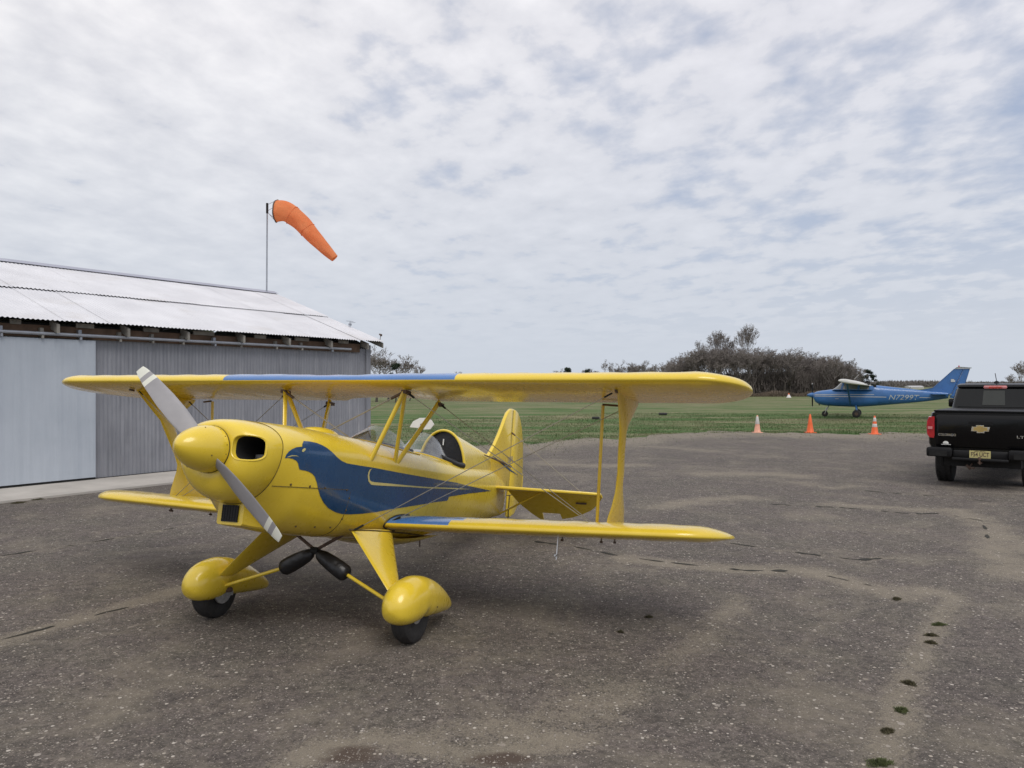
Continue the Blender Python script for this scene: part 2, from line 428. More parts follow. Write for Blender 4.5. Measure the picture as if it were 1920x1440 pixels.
def asphalt_mat():
    m, k, b = newmat('old_asphalt')
    tc = k.n('ShaderNodeTexCoord').outputs['Object']
    big = k.noise(tc, 0.35, 5, 0.6)
    mid = k.noise(tc, 2.6, 9, 0.80, 0.4)
    fine = k.noise(tc, 60, 4, 0.7)
    gr = k.noise(tc, 17, 8, 0.85)
    base = k.mix(k.rng(big, 0.3, 0.7), (0.078, 0.069, 0.065), (0.128, 0.112, 0.103))
    base = k.mix(k.rng(mid, 0.42, 0.62, 0, 0.85), base, (0.150, 0.131, 0.115))
    base = k.mix(k.rng(fine, 0.35, 0.65, 0, 0.8), k.mix(0.5, base, (0.04, 0.036, 0.034)), base)
    for sc_, lo, hi in ((120, .60, 1.45), (48, .70, 1.32), (13, .82, 1.18), (4.5, .90, 1.10)):
        cv_ = k.n('ShaderNodeTexVoronoi', {'Vector': tc, 'Scale': sc_, 'Randomness': 1.0})
        cr_ = k.n('ShaderNodeSeparateColor', {0: cv_.outputs['Color']}).outputs[0]
        if sc_ == 120: cell = cr_
        g_ = k.math('MULTIPLY_ADD', cr_, hi - lo, lo)
        base = k.mix(1.0, base, k.n('ShaderNodeCombineXYZ', {0: g_, 1: g_, 2: g_}).outputs[0], 'MULTIPLY')
    hue = k.rng(k.noise(tc, 1.3, 5, 0.7), 0.42, 0.62)
    base = k.mix(hue, k.mix(1.0, base, (1.05, 0.98, 0.97), 'MULTIPLY'), k.mix(1.0, base, (1.0, 1.0, 0.90), 'MULTIPLY'))
    base = k.mix(k.rng(gr, 0.38, 0.62), k.mix(0.38, base, (0.02, 0.018, 0.017)), k.mix(0.22, base, (0.32, 0.285, 0.25)))
    at = k.n('ShaderNodeAttribute', attribute_name='sand').outputs['Fac']
    br = k.math('ADD', k.math('MULTIPLY', at, 1.2), k.math('MULTIPLY', k.math('SUBTRACT', k.noise(tc, 3.2, 10, 0.82), 0.5), 2.4))
    br = k.math('ADD', br, k.math('MULTIPLY', k.math('SUBTRACT', cell, 0.5), 0.5))
    sf = k.math('MULTIPLY', k.rng(br, 0.30, 0.80), k.rng(at, 0.03, 0.25))
    grit = k.noise(tc, 160, 3, 0.7)
    sandc = k.mix(k.rng(grit, 0.3, 0.7), (0.15, 0.127, 0.096), (0.35, 0.305, 0.235))
    base = k.mix(k.math('MULTIPLY', sf, 0.68), base, sandc)
    # loose grit drifts
    dr = k.rng(k.noise(tc, 0.8, 10, 0.80, 0.6), 0.50, 0.64, 0, 0.5)
    base = k.mix(dr, base, sandc)
    wt = k.n('ShaderNodeAttribute', attribute_name='wet').outputs['Fac']
    wf = k.rng(k.math('ADD', wt, k.math('MULTIPLY', k.math('SUBTRACT', k.noise(tc, 14, 5, 0.7), 0.5), 0.6)), 0.3, 0.6)
    base = k.mix(k.math('MULTIPLY', wf, k.rng(wt, 0.03, 0.2)), base, (0.085, 0.062, 0.048))
    # exposed stones of several sizes
    hs = []
    for scale, thr, colr, amt in ((62, 0.60, (0.42, 0.38, 0.34), 0.9), (105, 0.50, (0.36, 0.32, 0.28), 0.85), (38, 0.84, (0.58, 0.53, 0.47), 0.9), (22, 0.95, (0.40, 0.36, 0.32), 0.7)):
        vo = k.n('ShaderNodeTexVoronoi', {'Vector': tc, 'Scale': scale, 'Randomness': 1.0})
        rc = k.n('ShaderNodeSeparateColor', {0: vo.outputs['Color']})
        pick = k.rng(rc.outputs[0], thr, thr + 0.02)
        lim = k.math('MULTIPLY_ADD', rc.outputs[1], 0.34, 0.10)
        inside = k.rng(k.math('SUBTRACT', lim, vo.outputs['Distance']), 0.0, 0.06)
        f = k.math('MULTIPLY', k.math('MULTIPLY', pick, inside), amt)
        tint = k.mix(rc.outputs[2], colr, tuple(c * q for c, q in zip(colr, (0.75, 0.72, 0.68))))
        base = k.mix(f, base, tint); hs.append(f)
    setin(k, b, Base_Color=base, Roughness=0.88)
    b.inputs['Specular IOR Level'].default_value = 0.3
    hh = k.math('ADD', k.math('MULTIPLY', k.math('ADD', fine, gr), 0.7), k.math('ADD', hs[0], k.math('ADD', hs[1], hs[2])))
    bn = k.n('ShaderNodeBump', {'Height': hh, 'Strength': 0.9, 'Distance': 0.008})
    k.nt.links.new(bn.outputs[0], b.inputs['Normal'])
    return m
asph = ground_sheet(); asph.data.materials.append(asphalt_mat())
tag(asph, kind='structure')

def field_mat():
    m, k, b = newmat('spring_turf')
    tc = k.n('ShaderNodeTexCoord').outputs['Object']
    st = k.n('ShaderNodeMapping', {'Vector': tc, 'Rotation': (0, 0, R(-8)), 'Scale': (0.25, 1.0, 1)}).outputs[0]
    patch = k.noise(st, 0.35, 6, 0.65, 0.4)
    p2 = k.noise(st, 1.6, 6, 0.7, 0.3)
    fine = k.noise(tc, 9, 5, 0.75)
    sepp = k.n('ShaderNodeSeparateXYZ', {0: tc})
    far = k.rng(sepp.outputs[1], 40, 80)
    p3 = k.noise(k.n('ShaderNodeMapping', {'Vector': tc, 'Rotation': (0, 0, R(5)), 'Scale': (0.18, 1.0, 1)}).outputs[0], 0.9, 8, 0.75, 0.5)
    green = k.mix(k.rng(fine, 0.3, 0.7), (0.046, 0.096, 0.028), (0.098, 0.168, 0.056))
    tan = k.mix(k.rng(fine, 0.3, 0.7), (0.17, 0.15, 0.085), (0.33, 0.29, 0.19))
    f = k.math('ADD', k.math('MULTIPLY', patch, 0.6), k.math('MULTIPLY', p2, 0.45))
    f = k.math('ADD', f, k.math('MULTIPLY', far, 0.05))
    f = k.math('ADD', f, k.math('MULTIPLY', k.math('SUBTRACT', p3, 0.5), 1.0))
    c = k.mix(k.rng(f, 0.46, 0.68), green, tan)
    c = k.mix(k.math('MULTIPLY', far, 0.30), c, (0.115, 0.128, 0.060))
    setin(k, b, Base_Color=c, Roughness=0.95)
    b.inputs['Specular IOR Level'].default_value = 0.1
    bn = k.n('ShaderNodeBump', {'Height': fine, 'Strength': 1.0, 'Distance': 0.05})
    k.nt.links.new(bn.outputs[0], b.inputs['Normal'])
    return m
fm = MB()
R0 = 2500
fm.add([(-R0, -60, -0.02), (R0, -60, -0.02), (R0, R0, -0.02), (-R0, R0, -0.02)], [(0, 1, 2, 3)])
tag(fm.build('grass_field', field_mat(), smooth=False), kind='structure')

# grass clumps at the edge of the asphalt and through the near part of the field
def tuft_field():
    rng = random.Random(8); mb = MB()
    gm = []
    V = []; F = []
    def blade(x, y, z, h, lean, ang, wd):
        o = len(V); dx, dy = cos(ang), sin(ang)
        V.extend([(x - dy * wd, y + dx * wd, z), (x + dy * wd, y - dx * wd, z), (x + dx * lean, y + dy * lean, z + h)])
        F.append((o, o + 1, o + 2))
    for i in range(80000):
        t = rng.random() ** 1.6
        x = rng.uniform(-5, 24)
        e = float(np.interp(x, [-8, -4, 0, 2, 6, 9, 15, 40], [19.5, 20.0, 21.3, 24.2, 27.2, 27.9, 26.6, 26.0]))
        y = e - 0.2 + 20 * t - (rng.random() ** 2.0) * 4.5 * (rng.random() < .30)
        if math.sin(x * 1.7 + y * 0.9) + math.sin(x * 0.6 - y * 1.3) < -0.9 and rng.random() < .7: continue
        h = rng.uniform(0.02, 0.07)
        blade(x, y, -0.02, h, rng.uniform(0, .05), rng.uniform(0, 2 * pi), rng.uniform(.006, .014))
    mb.add(V, F)
    m, k, b = newmat('grass_blades')
    tc = k.n('ShaderNodeTexCoord').outputs['Object']
    st = k.n('ShaderNodeMapping', {'Vector': tc, 'Rotation': (0, 0, R(-8)), 'Scale': (0.25, 1.0, 1)}).outputs[0]
    f = k.math('ADD', k.math('MULTIPLY', k.noise(st, 0.35, 6, 0.65, 0.4), 0.6), k.math('MULTIPLY', k.noise(st, 1.6, 6, 0.7, 0.3), 0.45))
    c = k.mix(k.rng(f, 0.46, 0.66), (0.060, 0.115, 0.030), (0.24, 0.21, 0.13))
    setin(k, b, Base_Color=c, Roughness=0.8)
    return tag(mb.build('grass', m, smooth=False, recalc=False), kind='stuff')
tuft_field()

# cracks: dark joints as short broken strips, 3 mm above the asphalt
def cracks():
    rng = random.Random(5)
    cm = mat('crack_soil', (0.022, 0.020, 0.014), 0.95, var=0.4, vscale=6)
    for ci, line in enumerate(CRACKS_G):
        mb = MB(); pts = []
        for a, b in zip(line[:-1], line[1:]):
            L = math.hypot(b[0] - a[0], b[1] - a[1]); n = max(2, int(L / 0.05))
            for i in range(n): pts.append((a[0] + (b[0] - a[0]) * i / n, a[1] + (b[1] - a[1]) * i / n))
        on = True; run = 8; seg = []
        off = 0
        for p in pts + [None]:
            run -= 1
            if p is None or run <= 0:
                if on and len(seg) > 2:
                    V = []; F = []
                    for j, q in enumerate(seg):
                        wd = rng.choice((.5, 1, 1, 1.6)) * rng.uniform(0.009, 0.022)*(.5 + q[1] / 8) * (min(j, len(seg) - 1 - j) > 0) + 0.001
                        V += [(q[0], q[1] - wd, 0.003), (q[0], q[1] + wd, 0.003)]
                        if j: F.append((2 * j - 2, 2 * j - 1, 2 * j + 1, 2 * j))
                    mb.add(V, F)
                on = not on if rng.random() < .8 else on
                run = rng.randint(3, 9) if on else rng.randint(1, 6); seg = []
            if p is None: break
            off += rng.uniform(-.006, .006); off *= .9
            if on: seg.append((p[0], p[1] + off))
        if mb.v: tag(mb.build('pavement_crack', cm, smooth=False), kind='structure')
cracks()

# moss / weed clumps growing in the cracks
def moss(px, py, r, green, label, seed):
    r *= 1.3
    rng = random.Random(seed); mb = MB(); x, y = G(px, py)
    V = []; F = []
    for i in range(int(700 * (r / .05))):
        a = rng.uniform(0, 2 * pi); d = r * math.sqrt(rng.random()) * rng.uniform(.6, 1.15) * (1 + .35 * sin(2 * a + seed) + .22 * sin(5 * a + seed * 2))
        bx, by = d * cos(a), d * sin(a) * .8
        h = rng.uniform(.006, .022) * (1.15 - d / r * .6); o = len(V)
        t = rng.uniform(0, 2 * pi); wd = rng.uniform(.0015, .0035); ln = rng.uniform(0, .015)
        V += [(bx + wd * cos(t), by + wd * sin(t), 0), (bx - wd * cos(t), by - wd * sin(t), 0), (bx + ln * cos(t + 1.6), by + ln * sin(t + 1.6), h)]
        F.append((o, o + 1, o + 2))
    mb.add(V, F)
    o = mb.build('weed_clump', green, smooth=False, recalc=False); o.location = (x, y, 0.002)
    tag(o, label, 'weed', 'weed clumps growing in the asphalt cracks')
gm1 = mat('moss_green', (0.075, 0.090, 0.032), 0.9, var=0.4, vscale=30)
gm2 = mat('moss_dark', (0.075, 0.066, 0.034), 0.9, var=0.4, vscale=30)
for i, (a, b_, r, g, lb) in enumerate([
    (1761, 1172, .034, gm1, 'bright green weed clump, farthest of the chain right of the biplane'),
    (1746, 1192, .028, gm2, 'small brown-green weed clump just below the bright green one'),
    (1745, 1206, .026, gm2, 'small brown-green weed clump, lower one of a close pair'),
    (1704, 1282, .030, gm2, 'dark olive weed clump alone in the middle of the chain'),
    (1690, 1333, .030, gm1, 'round green weed clump below the dark olive one'),
    (1664, 1372, .026, gm2, 'dark weed clump second nearest to the camera at lower right'),
    (1650, 1432, .040, gm1, 'wide green weed clump nearest to the camera at the bottom edge'),
    (1217, 1158, .020, gm2, 'tiny dark weed tuft ahead of the lower left wing, on pale sand'),
    (1163, 1186, .016, gm2, 'tiny dark weed tuft nearer the camera than the one on pale sand'),
    (68, 936, .10, gm2, 'dry weed clump against the concrete strip of the hangar'),
    (35, 943, .08, gm2, 'flat dry weed clump left of the other one at the concrete strip'),
    (1681, 1124, .03, gm2, 'flat weed clump at the end of the sandy crack')]):
    moss(a, b_, r, g, lb, 20 + i)

# ---------------------------------------------------------------- hangar
def hangar():
    K = Vector((-3.60, 19.30, 0)); d = Vector((-0.5685, -0.8227, 0)); n = Vector((-0.8227, 0.5685, 0))
    root = empty('hangar', (K.x, K.y, 0), math.atan2(d.y, d.x))
    # local: X along the wall toward the camera, Y: -n*? (Y = rot90 of d)
    # d rotated +90deg = (0.8227,-0.5685) = outward (toward the viewer); so inward is -Y
    tag(root, 'grey corrugated metal hangar with a pale silvery gable roof', 'hangar')
    LEN = 26.0; HW = 2.72; RID = 4.30; EV = 2.78; S = 3.98
    def corr(x): return 0.006 * sin(2 * pi * x / 0.076)
    # front wall
    mb = MB(); V = []; F = []
    N = int(LEN / 0.076 * 6)
    for i in range(N + 1):
        x = LEN * i / N; y = corr(x)
        V += [(x, y, 0.04), (x, y, HW - 0.1)]
        if i: F.append((2 * i - 2, 2 * i - 1, 2 * i + 1, 2 * i))
    mb.add(V, F); mb.build('front_wall', M['wall'], root)
    # gable end and back wall
    mb = MB(); V = []; F = []; Ng = int(2 * S / 0.076 * 6)
    for i in range(Ng + 1):
        t = 2 * S * i / Ng; top = (HW - 0.05) + (RID - HW - 0.05) * (1 - abs(t - S) / S)
        V += [(corr(t), -t, 0.02), (corr(t), -t, top)]
        if i: F.append((2 * i - 2, 2 * i - 1, 2 * i + 1, 2 * i))
    mb.add(V, F); mb.build('gable_wall', M['wall'], root)
    mb = MB(); mb.box(0, LEN, -2 * S, -2 * S + .03, 0, HW); mb.build('back_wall', M['wall'], root)
    mb = MB(); mb.box(LEN - .03, LEN - .001, -2 * S + .04, -0.04, 0, HW); mb.build('end_wall', M['wall'], root)
    # corner trim
    mb = MB(); mb.box(-0.045, 0.11, 0.012, 0.03, 0.02, HW - 0.02); mb.box(-0.045, -0.02, -0.12, 0.0118, 0.02, HW - 0.02)
    mb.build('corner_trim', M['wall'], root, smooth=False)
    # roof, two courses of sheets per slope
    rng = random.Random(2)
    def roof_course(name, side, t0, t1, lift):
        mb = MB(); sw = 0.76; x = -0.22
        while x < LEN + 0.2:
            V = []; F = []; dz = rng.uniform(0, 0.014); dt = rng.uniform(-.012, .012); m_ = int(sw / 0.076 * 6)
            for i in range(m_ + 1):
                xx = x + (sw + 0.03) * i / m_
                c = 0.0085 * sin(2 * pi * xx / 0.076)
                for q, t in enumerate((t0 - dt, t1)):
                    z = EV + (RID - EV) * (t + 0.32) / (S + 0.32) + c + lift + dz - (0.012 if q else 0)
                    yy = -t if side > 0 else -(2 * S - t)
                    V.append((xx, yy, z))
                if i: F.append((2 * i - 2, 2 * i - 1, 2 * i + 1, 2 * i))
            mb.add(V, F); x += sw
        return mb.build(name, M['roof'], root, recalc=False)
    roof_course('roof_sheet', 1, -0.32, 1.75, 0.0)
    roof_course('roof_sheet', 1, 1.70, 3.97, 0.013)
    roof_course('roof_sheet', -1, -0.32, 3.97, 0.0)
    mb = MB()
    for s_ in (1, -1):
        a = [(-.26, -S + 0.002 * s_, RID + .055), (LEN, -S + 0.002 * s_, RID + .055), (LEN, -S + s_ * .2, RID - .030), (-.26, -S + s_ * .2, RID - .030)]
        mb.add(a, [(0, 1, 2, 3)])
    mb.build('ridge_cap', M['ridge'], root, recalc=False)
    # header boards, rafter tails, blocks
    mb = MB(); mb.box(0.35, LEN, 0.02, 0.055, HW - 0.215, HW - 0.01); mb.build('header_board', M['wood'], root, smooth=False)
    mb = MB(); x = 0.25; i = 0
    while x < LEN:
        z1 = EV + (RID - EV) * (0.30) / (S + .32)
        tf = lambda X, Y, Z: (X, Y, Z + (-Y) * (RID - EV) / (S + .32))
        mb.box(x, x + 0.05, 0.01, 0.27, HW - 0.07 + .02, HW + 0.10, tf=tf); x += 0.61 * 2 + rng.uniform(-.05, .05)
        if rng.random() < .8: mb.box(x - .66, x - .63 + rng.uniform(.1, .55), 0.062, 0.09, HW - 0.02, HW + 0.055)
    mb.split('rafter_tail', M['gwood'], root, smooth=False)
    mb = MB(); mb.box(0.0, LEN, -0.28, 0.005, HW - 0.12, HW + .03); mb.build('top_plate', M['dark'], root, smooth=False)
    mb = MB(); mb.box(-.22, -.19, -3.98, .3, 0, .13, tf=lambda X, Y, Z: (X, Y, Z + EV - .16 + (.32 - Y) * (RID - EV) / (S + .32)))
    mb.build('barge_board', M['gwood'], root, smooth=False)
    # sliding door rail with hangers
    r = MB(); r.tube([(0.75, 0.16, HW - 0.155), (LEN, 0.16, HW - 0.155)], 0.028, 10); r.build('door_rail', M['rail'], root)
    x = 1.3; proto = None
    while x < LEN - .3:
        b = MB(); b.box(x, x + .055, .062, .13, HW - .20, HW - .06); b.box(x + .01, x + .045, .13, .17, HW - .235, HW - .185)
        b.build('rail_hanger', M['gwood'] if rng.random() < .5 else M['rail'], root, smooth=False); x += rng.choice([.62, .62, .7, .9])
    # sliding door (px 0-180): from local x = ~6.5 to far left
    X0 = 6.81
    mb = MB(); V = []; F = []; Nd = 400
    for i in range(Nd + 1):
        x = X0 + (LEN - X0) * i / Nd
        ph = ((x - X0) % 0.30); y = 0.11 + (0.012 if 0.02 < ph < 0.055 else 0.0)
        V += [(x, y, 0.07), (x, y, HW - 0.235)]
        if i: F.append((2 * i - 2, 2 * i - 1, 2 * i + 1, 2 * i))
    mb.add(V, F); mb.box(X0, X0 + .02, .062, .1095, .07, HW - .235)
    dr = mb.build('sliding_door', M['door'], root)
    mb = MB(); mb.box(X0, LEN, 0.062, 0.10, 0.02, 0.065); mb.build('door_sill', M['dark'], dr, smooth=False)
    mb = MB(); mb.box(0.0, LEN, -0.02, 0.03, 0.0, 0.04); mb.build('wall_base', M['dark'], root, smooth=False)
    # concrete strip
    cmt = mat('pale_concrete', (0.44, 0.41, 0.37), 0.9, var=0.16, vscale=1.5, bump=0.3, bscale=60)
    ap = MB(); ap.box(-1.2, LEN, 0.0, 1.62, -0.05, 0.03)
    a = ap.build('concrete_apron', cmt, smooth=False); a.matrix_world = Matrix.Translation(root.location) @ Matrix.Rotation(root.rotation_euler.z, 4, 'Z')
    tag(a, kind='structure')
    # floodlight and aerial on the low corner of the roof
    MW = Matrix.Translation(root.location) @ Matrix.Rotation(root.rotation_euler.z, 4, 'Z')
    def place(o): o.matrix_world = MW; return o
    f = MB(); z0 = EV + .03
    f.tube([(-.2, .2, z0), (-.2, .22, z0 + .14)],   .008, 6); f.tube([(-.2, .18, z0 + .17), (-.2, .25, z0 + .14)], [.018, .032], 8)
    tag(place(f.build('floodlight', M['rust'])), 'small dark floodlight on the low roof corner of the hangar', 'floodlight')
    f = MB(); t = -.85; z0 = EV + (RID - EV) * (1.17) / (S + .32)
    f.tube([(-.18, t, z0), (-.18, t, z0 + .17)], .008, 6); f.tube([(-.29, t, z0 + .16), (-.05, t, z0 + .16)], .006, 5)
    f.tube([(-.25, t - .1, z0 + .13), (-.25, t + .12, z0 + .13)], .006, 5); f.box(-.21, -.14, t - .02, t + .03, z0 + .05, z0 + .10)
    tag(place(f.build('aerial', M['rail'])), 'small metal aerial partway up the hangar roof edge', 'aerial')
hangar()

# ---------------------------------------------------------------- windsock
def windsock():
    y = 21.45
    def W(px, py, dy=0.0): return Vector(((px - 960) / 1442 * (y + dy), y + dy, 1.7 + (722 - py) / 1442 * (y + dy)))
    base = W(500, 551); root = empty('windsock', base)
    tag(root, 'orange windsock drooping from a pole on the hangar ridge', 'windsock')
    L = lambda p: tuple(Vector(p) - base)
    mb = MB(); mb.tube([L(W(500, 556)), L(W(501, 381))], .022, 8); mb.build('pole', M['rail'], root)
    mb = MB(); mb.tube([L(W(501, 400)), L(W(501, 381))], .034, 8); mb.build('swivel', M['dark'], root)
    # sock axis with radii
    ax = [(518, 395, 20), (524, 395.5, 20), (532, 396.5, 19.2), (541, 398.5, 18.6), (549, 403, 18), (557, 410, 17), (567, 420, 16), (576, 431, 15.6), (587, 443, 14), (598, 454, 12.6), (606, 462, 11.6), (618, 475, 9.4), (627, 484.5, 7.5)]
    rings = []; n = 28; rng = random.Random(4)
    for i, (px, py, r) in enumerate(ax):
        a = ax[max(0, i - 1)]; b = ax[min(len(ax) - 1, i + 1)]
        dv = Vector((b[0] - a[0], 0, -(b[1] - a[1]))).normalized(); nv = Vector((-dv.z, 0, dv.x)); rr = r / 1442 * y
        c = W(px, py); ring = []
        for k in range(n):
            t = 2 * pi * k / n; q = 1 + .05 * sin(3 * t + i * 1.1) + .035 * sin(5 * t - i * 1.9) + .02 * sin(9 * t + i)
            ring.append(L(c + (nv * cos(t) * rr + Vector((0, 1, 0)) * sin(t) * rr) * q))
        rings.append(ring)
    mb = MB(); mb.ring_loft(rings, cap=False); s = mb.build('sock', M['sock'], root, recalc=False)
    md = s.modifiers.new('sub', 'SUBSURF'); md.levels = 1; md.render_levels = 2
    mb = MB(); mb.tube(rings[0], .018, 6, closed=True); mb.build('hoop', M['rust'], root)
    for i in (4, 7):
        mb = MB(); mb.tube([tuple(Vector(p) * 1.0) for p in rings[i]], .009, 5, closed=True); mb.build('seam_ring', M['sock'], s)
    mb = MB()
    for a, kk in (((501, 384), 0), ((501, 396), 3), ((501, 397), 14), ((501, 398), 11)):
        mb.tube([L(W(*a)), rings[0][kk]], .007, 5)
    mb.build('bracket', M['rail'], root)
windsock()

# ---------------------------------------------------------------- biplane
TH = 0.3548; OX, OY = -1.428, 5.373
PT = R(10.5); A0, H0 = -1.0, 1.335
def B(l, x, z):
    c, s = cos(PT), sin(PT)
    return (l, A0 + x * c + z * s, H0 - x * s + z * c)
XS = [0.28, 0.36, 0.5, 0.8, 1.2, 2.0, 2.6, 3.2, 3.8, 4.3, 4.7, 4.85]
WW = [0.33, 0.352, 0.37, 0.38, 0.38, 0.37, 0.345, 0.29, 0.215, 0.14, 0.07, 0.045]
ZT = [0.200, 0.208, 0.216, 0.228, 0.233, 0.232, 0.23, 0.235, 0.24, 0.235, 0.16, 0.12]
ZL = [0.03, 0.03, 0.03, 0.03, 0.03, 0.03, 0.03, 0.03, 0.03, 0.03, 0.02, 0.02]
ZB = [-0.305, -0.37, -0.455, -0.485, -0.50, -0.51, -0.485, -0.43, -0.37, -0.315, -0.27, -0.25]
NL = [2.0, 2.1, 2.6, 3.2, 3.4, 3.4, 3.2, 2.9, 2.6, 2.4, 2.2, 2.2]
def sect(x): return [catmull(XS, q, x) for q in (WW, ZT, ZL, ZB, NL)]
def hw(x, z):
    w_, zt, zl, zb, nl = sect(x)
    if z >= zl:
        q = min(1, (z - zl) / (zt - zl)); return w_ * max(0, 1 - q ** 2.2) ** (1 / 2.2)
    q = min(1, (zl - z) / (zl - zb)); return w_ * max(0, 1 - q ** nl) ** (1 / nl)
def ring_at(x, n=96):
    w_, zt, zl, zb, nl = sect(x); out = []
    for k in range(n):
        t = 2 * pi * k / n; c, s = cos(t), sin(t); e = 2.2 if s >= 0 else nl
        l = math.copysign(abs(c) ** (2 / e), c) * w_
        z = zl + (zt - zl) * abs(s) ** (2 / e) if s >= 0 else zl - (zl - zb) * abs(s) ** (2 / e)
        out.append((l, x, z))
    return out
def ztop(x, l):
    w_, zt, zl, zb, nl = sect(x); return zl + (zt - zl) * max(0, 1 - abs(l / w_) ** 2.2) ** (1 / 2.2)
bp = empty('biplane', (OX, OY, 0), -TH)
tag(bp, 'small yellow biplane with a blue hawk painted on its side, grey propeller in front', 'biplane')
def bpart(mb, name, m, parent=None, split=False, **kw):
    mb.v = [B(*p) for p in mb.v]
    if split: return mb.split(name, m, parent or bp, **kw)
    return mb.build(name, m, parent or bp, **kw)

PITS = [(2.09, 0.25, 0.20), (2.93, 0.27, 0.235)]
def build_fuselage():
    xs = [0.283] + list(np.arange(0.31, 4.86, 0.03)) ; n = 120
    rings = [ring_at(x, n) for x in xs]
    V = [p for r in rings for p in r]; F = []
    for i in range(len(xs) - 1):
        for j in range(n):
            a = i * n + j; b = i * n + (j + 1) % n; q = (a, b, b + n, a + n)
            c = [sum(V[t][k] for t in q) / 4 for k in range(3)]
            if c[2] > 0.03 and any(((c[1] - px) / ax) ** 2 + (c[0] / bx) ** 2 < 1 for px, ax, bx in PITS): continue
            F.append(q)
    F.append(tuple(range((len(xs) - 1) * n, len(xs) * n)))
    mb = MB(); mb.add(V, F); f = bpart(mb, 'fuselage', M['yellow'])
    # seams on the surface
    def surf_line(pts, side=1, lift=.0015):
        return [(side * (hw(x, z) + lift), x, z) for x, z in pts]
    def interp(a, b, n=14): return [(a[0] + (b[0] - a[0]) * i / n, a[1] + (b[1] - a[1]) * i / n) for i in range(n + 1)]
    mb = MB()
    mb.tube(surf_line(interp((0.30, -0.185), (0.98, -0.165))), .0022, 5)
    for s_ in (1, -1):
        r = [(p[0] * 1.003, p[1], p[2] * 1.003) for p in ring_at(1.0, 60) if p[2] < -0.16 and p[0] * s_ > 0]
        r.sort(key=lambda p: p[2]); mb.tube(r, .0022, 5)
    bpart(mb, 'panel_seam', M['seam'], f)
    mb = MB()
    for x, z in [(x_, -.168) for x_ in (0.40, 0.55, 0.70, 0.95)] + [(1.0, z_) for z_ in (-.22, -.30, -.36)] + [(x_, -.42) for x_ in (.62, .78, .94)]:
         l = hw(x, z); mb.lathe([(0.007, 0), (0.007, .006), (0.003, .008)], (l - .001, x, z), 'x', 8)
    bpart(mb, 'panel_fastener', M['brass'], f, split=True)
    # lower edge of side panel (dark line over belly) and cockpits
    for (px, ax, bx), nm in zip(PITS, ('front', 'rear')):
        loop = []
        for k in range(40):
            t = 2 * pi * k / 40; l = bx * cos(t); x = px + ax * sin(t); loop.append((l, x, ztop(x, l) + .006))
        mb = MB(); mb.tube(loop, .017, 8, closed=True); bpart(mb, 'cockpit_coaming', M['black'])
        mb = MB(); lo = [(l * .98, x, z - .012) for l, x, z in loop]; lo2 = [(l * .9, x, -0.32) for l, x, z in loop]
        mb.ring_loft([lo, lo2], cap=False); mb.add(lo2, [tuple(range(40))]); bpart(mb, 'cockpit_tub', M['dark'])
    return f
fus = build_fuselage()

